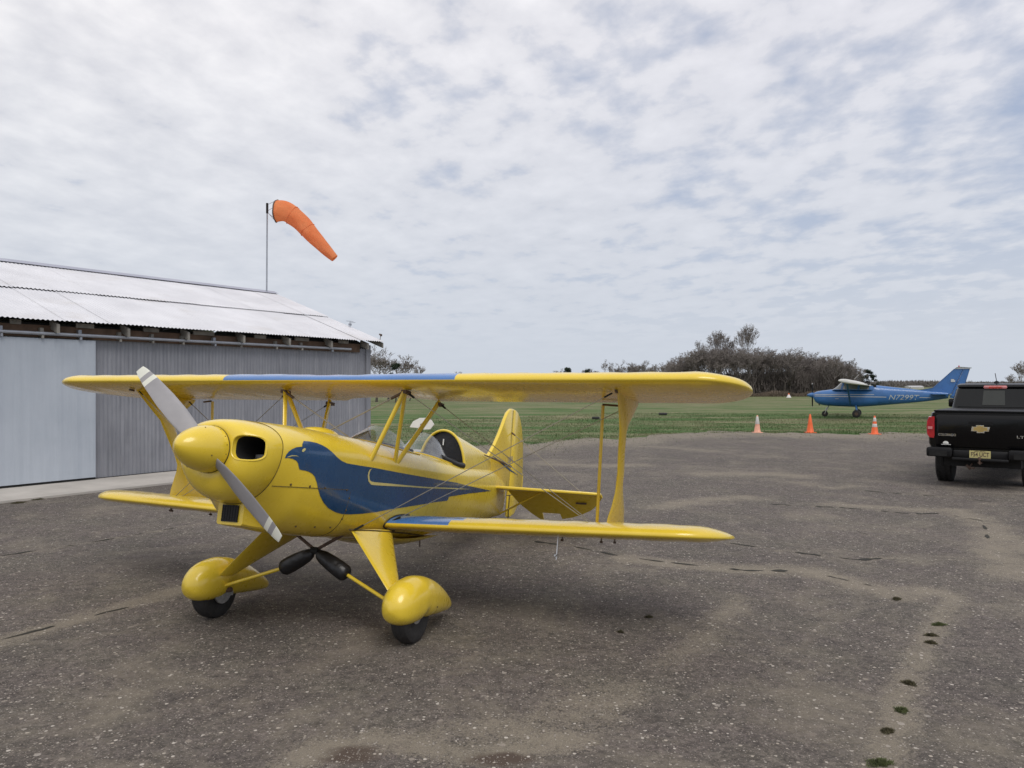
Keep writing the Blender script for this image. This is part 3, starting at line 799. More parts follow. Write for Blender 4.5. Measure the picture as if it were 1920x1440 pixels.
def build_cowl():
    n = 264; NR = 64; end = ring_at(0.28, n); r0 = 0.142; V = []; F = []
    for i in range(NR + 1):
        u = i / NR; k = sin(u * pi / 2) ** 0.85; x = 0.055 + 0.228 * (1 - cos(u * pi / 2) ** 0.9)
        for j in range(n):
            t = 2 * pi * j / n; a = (r0 * cos(t), r0 * sin(t)); e = end[j]
            V.append((a[0] + (e[0] - a[0]) * k, x, a[1] + (e[2] - a[1]) * k))
    IN = [(s_ * 0.226, 0.020) for s_ in (1, -1)]
    def inside(l, z, g=1.0): return any(abs((l - a) / (.079 * g)) ** 3 + abs((z - b) / (.071 * g)) ** 3 < 1 for a, b in IN)
    for i in range(NR):
        for j in range(n):
            a = i * n + j; b = i * n + (j + 1) % n; q = (a, b, b + n, a + n)
            c = [sum(V[t][k] for t in q) / 4 for k in range(3)]
            if inside(c[0], c[2]): continue
            F.append(q)
    # back disc behind the spinner
    F.append(tuple(range(n))[::-1])
    mb = MB(); mb.add(V, F); o = bpart(mb, 'nose_bowl', M['yellow'])
    def xsurf(l, z):
        best = None
        for p in V:
            d = (p[0] - l) ** 2 + (p[2] - z) ** 2
            if best is None or d < best[0]: best = (d, p[1])
        # average of nearest few
        ds = sorted(((p[0] - l) ** 2 + (p[2] - z) ** 2, p[1]) for p in V)[:4]
        w_ = [1 / (d + 1e-6) for d, _ in ds]; return sum(a * b[1] for a, b in zip(w_, ds)) / sum(w_)
    for a, b in IN:
        loop = []
        for k in range(36):
            t = 2 * pi * k / 36; c, s = cos(t), sin(t)
            l = a + .082 * math.copysign(abs(c) ** (2 / 3), c); z = b + .074 * math.copysign(abs(s) ** (2 / 3), s)
            loop.append((l, xsurf(l, z) + .004, z))
        mb = MB(); mb.tube(loop, .0065, 8, closed=True)
        bk = [(a + (p[0] - a) * .93, p[1] + .03, b + (p[2] - b) * .93) for p in loop]
        mb.ring_loft([loop, bk], cap=False); lip = bpart(mb, 'inlet_lip', M['yellow'], o)
        mb = MB(); b2 = [(a + (p[0] - a) * .93, .36, b + (p[2] - b) * .93) for p in loop]
        mb.ring_loft([bk, b2], cap=False); mb.add(b2, [tuple(range(36))]); bpart(mb, 'inlet_duct', M['dark'], o)
        mb = MB(); mb.box(a - .06, a + .05, .25, .30, b - .055, b - .025); bpart(mb, 'engine_baffle', M['caliper'], o)
    mb = MB(); mb.tube([(p[0] * 1.003, p[1] + .003, p[2] * 1.003) for p in end], .0026, 5, closed=True); bpart(mb, 'bowl_seam', M['seam'], o)
    # scoop under the nose
    mb = MB(); r1 = []; r2 = []; r3 = []
    for x, zt, zb_, w_ in ((.29, -.285, -.43, .095), (.36, -.28, -.44, .10), (.70, -.30, -.47, .13)):
        ring = [(-w_, x, zt), (w_, x, zt), (w_, x, zb_ + .01), (w_ - .01, x, zb_), (-w_ + .01, x, zb_), (-w_, x, zb_ + .01)]
        r1.append(ring)
    mb.ring_loft(r1); s = bpart(mb, 'air_scoop', M['yellow'], angle=30)
    mb = MB(); mb.box(-.058, .062, .283, .288, -.412, -.312); g = bpart(mb, 'intake_screen', M['mesh'], s, smooth=False)
    mb = MB()
    for i in range(7): mb.box(-.056 + i * .019, -.053 + i * .019, .280, .2825, -.410, -.314)
    for i in range(6): mb.box(-.056, .06, .2775, .2797, -.398 + i * .015, -.396 + i * .015)
    bpart(mb, 'screen_wires', M['tplastic'], g, smooth=False)
build_cowl()

def build_spinner():
    mb = MB(); prof = []
    for i in range(22):
        u = i / 21; x = -.215 + .26 * (1 - cos(u * pi / 2)); r = .137 * sin(u * pi / 2) ** 1.22
        prof.append((max(r, .0005), x))
    prof.append((.137, .052)); mb.lathe(prof, (0, 0, 0), 'y', 64); s = bpart(mb, 'spinner', M['yellow'])
    mb = MB(); mb.lathe([(.1385, .046), (.1395, .05), (.1385, .054)], (0, 0, 0), 'y', 64, cap=False); bpart(mb, 'spinner_backplate', M['seam'], s)
    mb = MB()
    for k in range(16):
        a = 2 * pi * k / 16 + .2; c = Vector((.137 * cos(a), .030, .137 * sin(a))); mb.tube([c, c * 1.012], .0035, 6)
    for a in (-.35, 1.2, 2.8, 4.3):
        c = Vector((.121 * cos(a), -.06, .121 * sin(a))); mb.tube([c, (c.x * 1.03, c.y - .002, c.z * 1.03)], .004, 6)
    bpart(mb, 'spinner_screw', M['brass'], s, split=True)
build_spinner()
def build_prop():
    phi = math.atan2(-.479, .590)
    for blade in (0, 1):
        a = phi + pi * blade; er = Vector((cos(a), 0, sin(a))); et = Vector((-sin(a), 0, cos(a))); ex = Vector((0, 1, 0))
        st = [(.06, .055, 58, .042), (.13, .088, 46, .032), (.20, .108, 38, .024), (.32, .120, 32, .018), (.45, .117, 28, .014), (.58, .100, 24, .011), (.62, .094, 23, .010), (.655, .087, 22, .009), (.69, .078, 21, .008), (.72, .069, 21, .007), (.752, .052, 20, .006)]
        rings = []; N = 20
        for r, ch, pitch, th in st:
            p = R(pitch); cd = et * cos(p) - ex * sin(p) ; nd = et * sin(p) + ex * cos(p)
            ring = []
            for k in range(N):
                t = 2 * pi * k / N; u = cos(t); v = sin(t)
                ring.append(tuple(er * r + cd * (u * ch / 2) + nd * (v * th / 2 * (1 - .35 * u)) + ex * .012))
            rings.append(ring)
        mb = MB(); fin = []
        # interpolate for crisp stripes
        mb.ring_loft(rings[:7], 0, cap=False); mb.ring_loft(rings[6:8], 1, cap=False); mb.ring_loft(rings[7:9], 0, cap=False)
        mb.ring_loft(rings[8:], 1, cap=False); mb.add(rings[-1], [tuple(range(N))], 1); mb.add(rings[0], [tuple(range(N))], 0)
        bpart(mb, 'propeller_blade', [M['prop'], M['cream']], weld=True)
build_prop()

# wings ------------------------------------------------------------
def airfoil(ch, th, N=48, up=1.45):
    pts = []
    for k in range(N):
        t = 2 * pi * k / N; u = (1 - cos(t)) / 2          # 0 LE ... 1 TE
        y = 5 * th * (0.2969 * math.sqrt(u) - .126 * u - .3516 * u * u + .2843 * u ** 3 - .1015 * u ** 4)
        if t < pi: pts.append((u * ch, y * up * ch))
        else: pts.append((u * ch, -y * .72 * ch))
    return pts
def tip_scale(d, r):
    """planform rounding: d distance in from the tip, r radius; returns LE and TE inset fractions"""
    if d >= r: return 0, 0
    q = 1 - math.sqrt(max(0, 1 - (1 - d / r) ** 2)); return q, q
def wing_mesh(span0, span1, le, ch, z0, dih, side, rtip, af=.36, cutout=None):
    ls = [span0]; d = span0
    L1 = span1
    while d < L1 - rtip - .05: d += .09; ls.append(d)
    for i in range(15): ls.append(L1 - rtip * (1 - sin(i / 14 * pi / 2)) * .999)
    ls = sorted(set(round(q, 4) for q in ls))
    rings = []
    for l in ls:
        dist = L1 - l
        if dist < rtip:
            q = 1 - math.sqrt(max(0, 1 - (1 - dist / rtip) ** 2)); a, b = q * af, q * (1 - af) * .98
        else: a = b = 0
        c0 = ch * (1 - a - b); lead = le + ch * a
        if cutout and l < cutout[0]:
            c0 -= cutout[1] * (1 - (l / cutout[0]) ** 2) ** .5
        zz = z0 + dih * (l - span0)
        rib = 0.0026 * cos(2 * pi * l / .29)
        pts = airfoil(max(c0, .004), .12 if c0 > .3 else .12 * (c0 / .3) ** -.25)
        rings.append([(side * l, lead + px, zz + pz + (rib if .1 < px / max(c0, .004) < .9 else 0) * (1 if pz > 0 else -1)) for px, pz in pts])
    return rings
def build_wings():
    # upper wing: one piece
    R_ = wing_mesh(0, 2.935, 1.20, .94, .632, 0.0, 1, .34, .44, cutout=(.42, .17))
    rings = [[(-l, x, z) for l, x, z in r] for r in R_[:0:-1]] + R_
    mb = MB(); n = len(rings[0])
    for i in range(len(rings) - 1):
        lm = (rings[i][0][0] + rings[i + 1][0][0]) / 2
        for j in range(n):
            a, b, c, d = rings[i][j], rings[i][(j + 1) % n], rings[i + 1][(j + 1) % n], rings[i + 1][j]
            top = j < n / 2
            u = ((a[1] + b[1]) / 2 - 1.215) / .93
            bluelim = 1.02 if lm > 0 else 1.62
            # painted centre panel starts just above the nose of the section
            is_blue = top and j >= 0 and (-.98 - (u * .55) < lm < .98 + u * .55)
            mb.add([a, b, c, d], [(0, 1, 2, 3)], 1 if is_blue else 0)
    for r in (rings[0], rings[-1]): mb.add(r, [tuple(range(n))], 0)
    u = bpart(mb, 'upper_wing', [M['fabric'], M['wblue']], weld=True, angle=60)
    # aileron gap lines under the upper wing
    # lower wings
    for side in (1, -1):
        R2 = wing_mesh(.30, 2.80, 1.60, .90, -.392, .028, side, .38, .56)
        mb = MB(); n = len(R2[0])
        for i in range(len(R2) - 1):
            lm = abs((R2[i][0][0] + R2[i + 1][0][0]) / 2)
            for j in range(n):
                a, b, c, d = R2[i][j], R2[i][(j + 1) % n], R2[i + 1][(j + 1) % n], R2[i + 1][j]
                u_ = ((a[1] + b[1]) / 2 - 1.6) / .90
                mb.add([a, b, c, d], [(0, 1, 2, 3)], 1 if (j < n / 2 and j >= 1 and lm < .82 + u_ * 1.1) else 0)
        for r in (R2[0], R2[-1]): mb.add(r, [tuple(range(n))], 0)
        w_ = bpart(mb, 'lower_wing', [M['fabric'], M['wblue']], weld=True, angle=60)
        # dark rubber root gasket
        g = MB(); ring = [(side * (.335 + 0.0), p[1] - (.0 if k else 0), p[2]) for k, p in enumerate(R2[0])]
        full = [(side * (hw(p[1], p[2]) + .004), p[1] - .002, -.392 + (p[2] + .392) * 1.03) for p in R2[0]]
        ring = [p for p in full[len(full) // 2:] if p[1] < 1.86] + [p for p in full[:len(full) // 2] if p[1] < 1.95]
        g.tube(ring, .0065, 6); bpart(g, 'root_gasket', M['black'], w_)
        # tie-down rings and fittings under the wing
        g = MB()
        for (l, x) in ((2.0, 1.9), (1.92, 1.83), (1.6, 1.95)):
            z = -.395 + .028 * (l - .3) - .028
            g.tube([(side * l, x, z + .012), (side * l, x + .005, z - .028)], .004, 6); g.box(side * l - .008, side * l + .008, x - .008, x + .014, z - .038, z - .022)
        bpart(g, 'tie_down_ring', M['rust'], w_, split=True)
    # pitot mast below left lower wing
    g = MB(); g.tube([(1.62, 1.78, -.385), (1.62, 1.76, -.55)], .005, 6); g.tube([(1.62, 1.765, -.52), (1.615, 1.74, -.52)], .008, 6)
    bpart(g, 'pitot_tube', M['steel'])
build_wings()

def build_struts():
    for side in (1, -1):
        # interplane strut: narrow waist, fanning to wing chord at both ends (lofted aerofoil sections)
        st = [  # l, xf, xr, z
            (1.985, 1.835, 2.40, -.338), (1.988, 1.85, 2.36, -.30), (1.995, 1.90, 2.22, -.16), (2.0, 1.935, 2.11, -.07), (2.01, 1.94, 2.03, .0),
            (2.03, 1.84, 1.935, .16), (2.05, 1.74, 1.84, .30), (2.06, 1.64, 1.80, .39), (2.075, 1.53, 1.96, .50), (2.085, 1.42, 2.10, .575), (2.088, 1.385, 2.13, .60)]
        st = [(1.947, 1.80, 2.46, -.345), (1.950, 1.815, 2.43, -.30), (1.963, 1.835, 2.34, -.22), (1.976, 1.861, 2.274, -.163), (1.990, 1.90, 2.14, -.058), (1.997, 1.905, 2.06, .0),
            (2.012, 1.872, 2.01, .085), (2.031, 1.785, 1.925, .22), (2.045, 1.73, 1.875, .31), (2.053, 1.695, 1.856, .368), (2.062, 1.62, 1.90, .425), (2.070, 1.545, 1.968, .485), (2.084, 1.415, 2.10, .59), (2.088, 1.39, 2.12, .62)]
        rings = []
        for l, xf, xr, z in st:
            c = (xf + xr) / 2; a = (xr - xf) / 2; th = .017 + .004 * (1 if a < .1 else 0); ring = []
            for k in range(20):
                t = 2 * pi * k / 20; ring.append((side * l + th * sin(t) * (1 - .3 * cos(t)), c - a * cos(t), z))
            rings.append(ring)
        mb = MB(); mb.ring_loft(rings); s = bpart(mb, 'interplane_strut', M['yellow'], angle=60)
        mb = MB(); mb.box(side * 2.088 - .006, side * 2.088 + .006, 1.35, 1.40, .575, .59); mb.box(side * 1.95 - .012, side * 1.95 + .012, 1.81, 1.85, -.345, -.315)
        bpart(mb, 'strut_fitting', M['rust'], s, split=True)
        # aileron push rod behind the strut
        mb = MB(); mb.tube([(side * 1.80, 2.17, -.35), (side * 1.835, 2.06, .60)], .0125, 10); r = bpart(mb, 'aileron_pushrod', M['yellow'])
        mb = MB(); mb.tube([(side * 1.835, 2.04, .60), (side * 1.97, 2.10, .60)], .008, 6); bpart(mb, 'rod_end', M['rust'], r)
        # cabane struts
        tops = (side * .527, 1.37, .60), (side * .515, 1.97, .60)
        feet = [(side * .368, 1.24, .058), (side * .352, 1.62, .045)]
        for a, b in ((feet[0], tops[0]), (feet[1], tops[0]), (feet[1], tops[1])):
            mb = MB(); mb.tube([a, b], .024, 12, flat=.52, flatdir=(1, 0, 0)); c = bpart(mb, 'cabane_strut', M['yellow'])
        mb = MB(); mb.box(tops[0][0] - .02, tops[0][0] + .02, 1.34, 1.42, .56, .585); mb.box(tops[1][0] - .02, tops[1][0] + .02, 1.94, 2.02, .565, .59); bpart(mb, 'cabane_fitting', M['rust'], split=True)
        # wires: flying (fuselage bottom -> upper wing outboard), landing (cabane -> lower wing)
        ws = [((side * .36, 1.13, -.43), (side * 2.05, 1.42, .58)), ((side * .37, 1.63, -.36), (side * 2.05, 2.0, .585)),
              ((side * .53, 1.40, .57), (side * 1.93, 1.80, -.335)), ((side * .52, 1.98, .58), (side * 1.93, 1.84, -.335))]
        for a, b in ws:
            mb = MB(); mb.tube([a, b], .0030, 6); wv = bpart(mb, 'bracing_wire', M['wire'])
            a_, b_ = Vector(a), Vector(b); mb = MB(); mb.tube([a_, a_ + (b_ - a_) * .035], .008, 6); mb.tube([b_ + (a_ - b_) * .03, b_], .006, 6)
            bpart(mb, 'wire_end', M['dark'], wv, split=True)
    for a, b in (((.527, 1.36, .575), (-.33, 1.28, .12)), ((-.527, 1.36, .575), (.33, 1.28, .12))):
        mb = MB(); mb.tube([a, b], .0055, 6); wv = bpart(mb, 'bracing_wire', M['wire'])
        a_, b_ = Vector(a), Vector(b); mb = MB(); mb.tube([a_, a_ + (b_ - a_) * .12], .011, 6); bpart(mb, 'wire_end', M['rust'], wv)
build_struts()

def build_tail():
    def slab(name, outline, th, m, plane='fin', z=0, tf=None, parent=None):
        """rounded thin aerofoil slab; outline in (x,z) for fin or (l,x) for tailplane"""
        c = (sum(p[0] for p in outline) / len(outline), sum(p[1] for p in outline) / len(outline))
        rings = []
        for s_, k in ((-1, .965), (-.8, .985), (0, 1.0), (.8, .985), (1, .965)):
            q = []
            for a, b in outline:
                a2, b2 = c[0] + (a - c[0]) * k, c[1] + (b - c[1]) * k
                if plane == 'fin': q.append((s_ * th / 2, a2, b2))
                else: q.append((a2, b2, z + s_ * th / 2))
            rings.append(q)
        if tf: rings = [[tf(*p) for p in r] for r in rings]
        mb = MB(); mb.ring_loft(rings); return bpart(mb, name, m, parent, angle=50)
    fin = slab('tail_fin', [(4.22, .30), (4.395, .435), (4.50, .53), (4.60, .64), (4.69, .75), (4.77, .86), (4.84, .945), (4.93, 1.0), (5.02, 1.012), (5.04, 1.0), (5.04, .2), (5.03, .03), (4.6, .05), (4.3, .1)], .040, M['yellow'])
    rud = slab('rudder', [(5.045, 1.01), (5.12, 1.012), (5.20, .99), (5.28, .93), (5.35, .84), (5.41, .70), (5.45, .56), (5.475, .40), (5.48, .20), (5.45, .0), (5.37, -.14), (5.26, -.24), (5.12, -.28), (5.045, -.27)], .038, M['yellow'])
    mb = MB(); mb.box(-.01, .01, 5.47, 5.53, .10, .27); bpart(mb, 'trim_tab', M['yellow'], rud)
    for s_ in (1, -1):
        mb = MB(); mb.add([(s_ * .0225, 4.43, .385), (s_ * .0225, 4.52, .38), (s_ * .0225, 5.33, .235), (s_ * .0225, 5.0, .27)], [(0, 1, 2, 3)]); bpart(mb, 'fin_stripe', M['blue'], fin, smooth=False)
        mb = MB(); mb.tube([(s_ * .10, 4.0, .36), (s_ * .06, 4.6, .34), (s_ * .025, 5.05, .325)], [.006, .012, .008], 6); bpart(mb, 'tail_cable', M['rust'])
    text_mesh('registration_mark', '28RJ', .095, M['prop'], fin, B(.024, 5.0, .40), (R(90) - 0, 0, R(90)), extrude=.0005)
    for s_ in (1, -1):
        # stabiliser
        O = [(s_ * .06, 4.29), (s_ * .12, 4.30), (s_ * 1.15, 4.53), (s_ * 1.22, 4.56), (s_ * 1.235, 4.62), (s_ * 1.20, 4.755), (s_ * .06, 4.755)]
        st = slab('stabilizer', O, .030, M['yellow'], 'h', .045, tf=lambda l, x, z: (l, x, z - .013 * abs(l)))
        dr = R(37)
        def drop(l, x, z): return (l, 4.765 + (x - 4.765) * cos(dr) + 0 * z, z - .013 * abs(l) - (x - 4.765) * sin(dr))
        O = [(s_ * l, 4.765 + x) for l, x in ((.105, 0.0), (1.2, 0.0), (1.205, .03), (1.175, .078), (1.13, .154), (1.038, .261), (.914, .349), (.793, .414), (.663, .458), (.654, .362), (.44, .365), (.43, .492), (.385, .486), (.304, .393), (.227, .282), (.187, .211), (.152, .123))]
        c = (s_ * .7, 4.95); rings = []
        for zz in (.030, .052):
            rings.append([drop(a, b, zz) for a, b in O])
        mb = MB(); mb.ring_loft(rings); el = bpart(mb, 'elevator', M['yellow'], angle=30)
        mb = MB(); p = drop(s_ * .95, 4.88, .02); mb.box(p[0] - .06, p[0] + .06, p[1] - .01, p[1] + .01, p[2] - .02, p[2]); bpart(mb, 'elevator_horn', M['rust'], el)
        mb = MB(); mb.tube([(s_ * .04, 4.72, -.24), (s_ * .52, 4.72, .02)], .011, 8); bpart(mb, 'tail_strut', M['yellow'])
        mb = MB(); mb.tube([(s_ * .022, 5.0, .72), (s_ * .98, 4.74, .045)], .004, 6); wv = bpart(mb, 'tail_wire', M['wire'])
        mb = MB(); mb.tube([(s_ * .022, 5.0, .72), (s_ * .07, 4.985, .687)], .010, 6); bpart(mb, 'wire_end', M['rust'], wv)
    # tail wheel
    tw = empty('tail_wheel', (0, 0, 0)); tw.parent = bp
    mb = MB(); mb.tube([(0, 4.55, -.30), (0, 4.85, -.34), (0, 5.02, -.335)], .014, 8, flat=.5); mb.tube([(.03, 4.62, -.29), (.03, 4.9, -.36)], .006, 6); mb.tube([(-.03, 4.62, -.29), (-.03, 4.9, -.36)], .006, 6)
    bpart(mb, 'spring', M['rust'], tw)
    mb = MB(); mb.tube([(.035, 5.02, -.30), (.035, 5.04, -.38)], .010, 6); mb.tube([(-.035, 5.02, -.30), (-.035, 5.04, -.38)], .010, 6); mb.box(-.04, .04, 4.98, 5.06, -.325, -.30)
    bpart(mb, 'fork', M['rust'], tw)
    mb = MB(); mb.lathe([(.045, -.018), (.068, -.016), (.078, -.006), (.078, .006), (.068, .016), (.045, .018)], (0, 5.04, -.385), 'x', 24); bpart(mb, 'tyre', M['tyre'], tw)
    # rudder control
    mb = MB(); mb.tube([(.10, 4.75, -.03), (.10, 5.1, .0)], .005, 5); mb.tube([(.06, 4.95, -.02), (.06, 4.95, -.30)], .006, 5); mb.box(.05, .11, 5.03, 5.055, -.005, .02); bpart(mb, 'control_horn', M['rust'])
build_tail()

def build_decks():
    # headrest fairing with hoop
    mb = MB(); rings = []
    for i in range(19):
        u = i / 18; x = 3.17 + (4.42 - 3.17) * u; top = .512 - .115 * u - .02 * u * u; wd = .232 * (1 - u) ** .8 + .018
        ring = []
        for k in range(25):
            t = pi * k / 24; l = wd * cos(t); e = sin(t) ** (1.2 - .35 * u)
            zb = min(ztop(x, min(abs(l), sect(x)[0] * .98)) - .03, .22); ring.append((l, x, zb + (top - zb) * e))
        rings.append(ring)
    mb.ring_loft(rings, cap=False, closed=False); f = bpart(mb, 'headrest_fairing', M['yellow'])
    mb = MB(); hoop = [(p[0], p[1] - .002, p[2]) for p in rings[0]]; mb.tube(hoop, .013, 8, flat=1.0); bpart(mb, 'fairing_hoop', M['yellow'], f)
    mb = MB(); c = [(p[0] * .95, 3.17 + .02, p[2] - .01 if p[2] > .25 else p[2]) for p in rings[0]]; mb.add(c, [tuple(range(len(c)))]); h = bpart(mb, 'headrest', M['cover'], f)
    mb = MB(); mb.box(-.005, .005, 3.178, 3.186, .37, .43); bpart(mb, 'harness_tag', M['white'], h)
    # padded black sill at the rear cockpit
    mb = MB(); mb.tube([(.2, 2.74, ztop(2.74, .2) + .02), (.235, 2.9, ztop(2.9, .235) + .01), (.245, 3.02, ztop(3.02, .245) + .01), (.24, 3.15, ztop(3.15, .24) + .02)], .026, 10); bpart(mb, 'padded_sill', M['black'])
    # fuel filler blister
    mb = MB(); rings = []
    for i in range(13):
        u = i / 12; x = .92 + .42 * u; s = sin(pi * u) ** .6 + .001; ring = []
        for k in range(17):
            t = pi * k / 16; l = .10 * s * cos(t); ring.append((l, x, ztop(x, l) - .004 + .042 * s * sin(t)))
        rings.append(ring)
    mb.ring_loft(rings, cap=False, closed=False); bpart(mb, 'filler_blister', M['yellow'])
    # windscreens: swept curved panels
    for (xb, xt, xr, wd, zt_) in ((1.55, 1.86, 2.24, .24, .405), (2.44, 2.70, 2.99, .25, .455)):
        mb = MB(); rows = []
        for i in range(9):
            v = i / 8; row = []
            for k in range(25):
                t = pi * k / 24; l0 = wd * cos(t); xbase = xr - (xr - xb) * sin(t) ** .9
                base = (l0, xbase, ztop(xbase, l0) + .004)
                topz = zt_ - .02; top = (l0 * .62, xr - .06 - (xr - .06 - xt) * sin(t) ** 1.0, ztop(xr, l0) + (topz - ztop(xr, l0)) * sin(t) ** .55)
                row.append(tuple(a + (b - a) * v for a, b in zip(base, top)))
            rows.append(row)
        mb.ring_loft(rows, cap=False, closed=False); w_ = bpart(mb, 'windscreen', M['glass'])
        mb = MB(); mb.tube(rows[0], .0055, 6); bpart(mb, 'windscreen_base_strip', M['yellow'], w_)
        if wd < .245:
            mb = MB(); mb.tube(rows[-1][12:22], .006, 6); mb.tube([r[19] for r in rows], .006, 6); mb.ring_loft([[(p[0] * 1.02, p[1] - .004, p[2] + .004) for p in r[17:20]] for r in rows], cap=False, closed=False); bpart(mb, 'windscreen_sky_glint', M['white'], w_)  # white strip painting the sky's reflection onto the front pane
    # mirror on the rear windscreen
    mb = MB(); out = [(-.125, -.025), (-.095, .030), (-.03, .062), (.035, .064), (.09, .045), (.120, .005), (.085, -.04), (.02, -.045), (.0, -.02), (-.02, -.032)]
    mb.ring_loft([[(l, 2.70 + .004, .505 + z) for l, z in out], [(l, 2.706 + .004, .505 + z) for l, z in out]]); mr = bpart(mb, 'mirror', M['white'], smooth=False)
    mb = MB(); mb.tube([(0, 2.70, .43), (0, 2.715, .50)], .009, 6); mb.tube([(0, 2.695, .50), (0, 2.72, .50)], .016, 8); bpart(mb, 'mirror_bracket', M['dark'], mr)
    # instrument panel / seat seen through the front screen
    mb = MB(); mb.box(-.17, .17, 1.93, 1.95, .12, .235); bpart(mb, 'instrument_panel', M['dark'])
build_decks()

# hawk painted on the side ----------------------------------------
HAWK = [(0.304, -0.016), (0.309, 0.005), (0.324, 0.026), (0.346, 0.043), (0.378, 0.057), (0.43, 0.067), (0.435, 0.083), (0.459, 0.105), (0.519, 0.109), (0.584, 0.108), (0.633, 0.1), (0.682, 0.086), (0.734, 0.064), (0.787, 0.038), (0.846, 0.018), (0.914, 0.008), (1.084, 0.007), (1.247, 0.008), (1.502, 0.005), (1.717, 0.002), (1.949, 0.001), (2.203, 0.0), (2.49, -0.001), (2.82, 0.001), (3.223, -0.007), (4.082, -0.011), (3.244, -0.075), (2.666, -0.131), (2.653, -0.159), (2.631, -0.168), (2.394, -0.188), (2.012, -0.23), (1.587, -0.276), (1.403, -0.301), (1.229, -0.318), (1.064, -0.328), (0.968, -0.328), (0.883, -0.317), (0.792, -0.294), (0.724, -0.262), (0.671, -0.222), (0.635, -0.182), (0.608, -0.141), (0.578, -0.106), (0.548, -0.089), (0.52, -0.081), (0.481, -0.076), (0.429, -0.074), (0.417, -0.057), (0.409, -0.038), (0.39, -0.023), (0.355, -0.014), (0.326, -0.013)]
LOOP = [(1.248, 0.002), (1.213, -0.01), (1.198, -0.028), (1.194, -0.056), (1.211, -0.092), (1.253, -0.113), (1.328, -0.113), (1.525, -0.106), (1.85, -0.094), (2.168, -0.086), (2.506, -0.071), (2.834, -0.056), (3.297, -0.034), (2.832, -0.047), (2.503, -0.06), (2.165, -0.075), (1.848, -0.083), (1.521, -0.088), (1.323, -0.092), (1.257, -0.091), (1.227, -0.082), (1.213, -0.05), (1.216, -0.026), (1.228, -0.011)]
EYE = [(0.423, 0.037), (0.428, 0.05), (0.446, 0.06), (0.46, 0.057), (0.452, 0.046), (0.437, 0.035)]
BEAK = [(0.312, -0.011), (0.329, -0.001), (0.351, 0.006), (0.383, 0.008), (0.404, 0.002), (0.384, 0.004), (0.352, 0.001), (0.33, -0.007)]
def side_decal(poly, name, m, parent, lift, side=1, cell=.03):
    bm = bmesh.new(); vs = [bm.verts.new((0, x, z)) for x, z in poly]; bm.faces.new(vs)
    xs = [p[0] for p in poly]; zs = [p[1] for p in poly]
    x = min(xs) + cell
    while x < max(xs):
        bmesh.ops.bisect_plane(bm, geom=bm.verts[:] + bm.edges[:] + bm.faces[:], plane_co=(0, x, 0), plane_no=(0, 1, 0)); x += cell
    z = min(zs) + cell
    while z < max(zs):
        bmesh.ops.bisect_plane(bm, geom=bm.verts[:] + bm.edges[:] + bm.faces[:], plane_co=(0, 0, z), plane_no=(0, 0, 1)); z += cell
    bmesh.ops.triangulate(bm, faces=bm.faces[:])
    for v in bm.verts:
        x, z = v.co.y, v.co.z; v.co = B(side * (hw(max(x, .284), z) + lift), x, z)
    me = bpy.data.meshes.new(name); bm.to_mesh(me); bm.free(); me.materials.append(m)
    if side < 0: me.flip_normals()
    me.polygons.foreach_set('use_smooth', [True] * len(me.polygons))
    o = bpy.data.objects.new(name, me); col.objects.link(o); o.parent = parent; return o
for s_ in (1, -1):
    dk = side_decal(HAWK, 'hawk_emblem', M['blue'], bp, .0022, s_)
    dk['label'] = 'blue hawk silhouette running along the fuselage side'
    side_decal(LOOP, 'wing_pinstripe', M['stripe'], dk, .0038, s_, .05)
    side_decal(EYE, 'hawk_eye', M['stripe'], dk, .0038, s_, .05)
    side_decal(BEAK, 'beak_line', M['stripe'], dk, .0038, s_, .05)

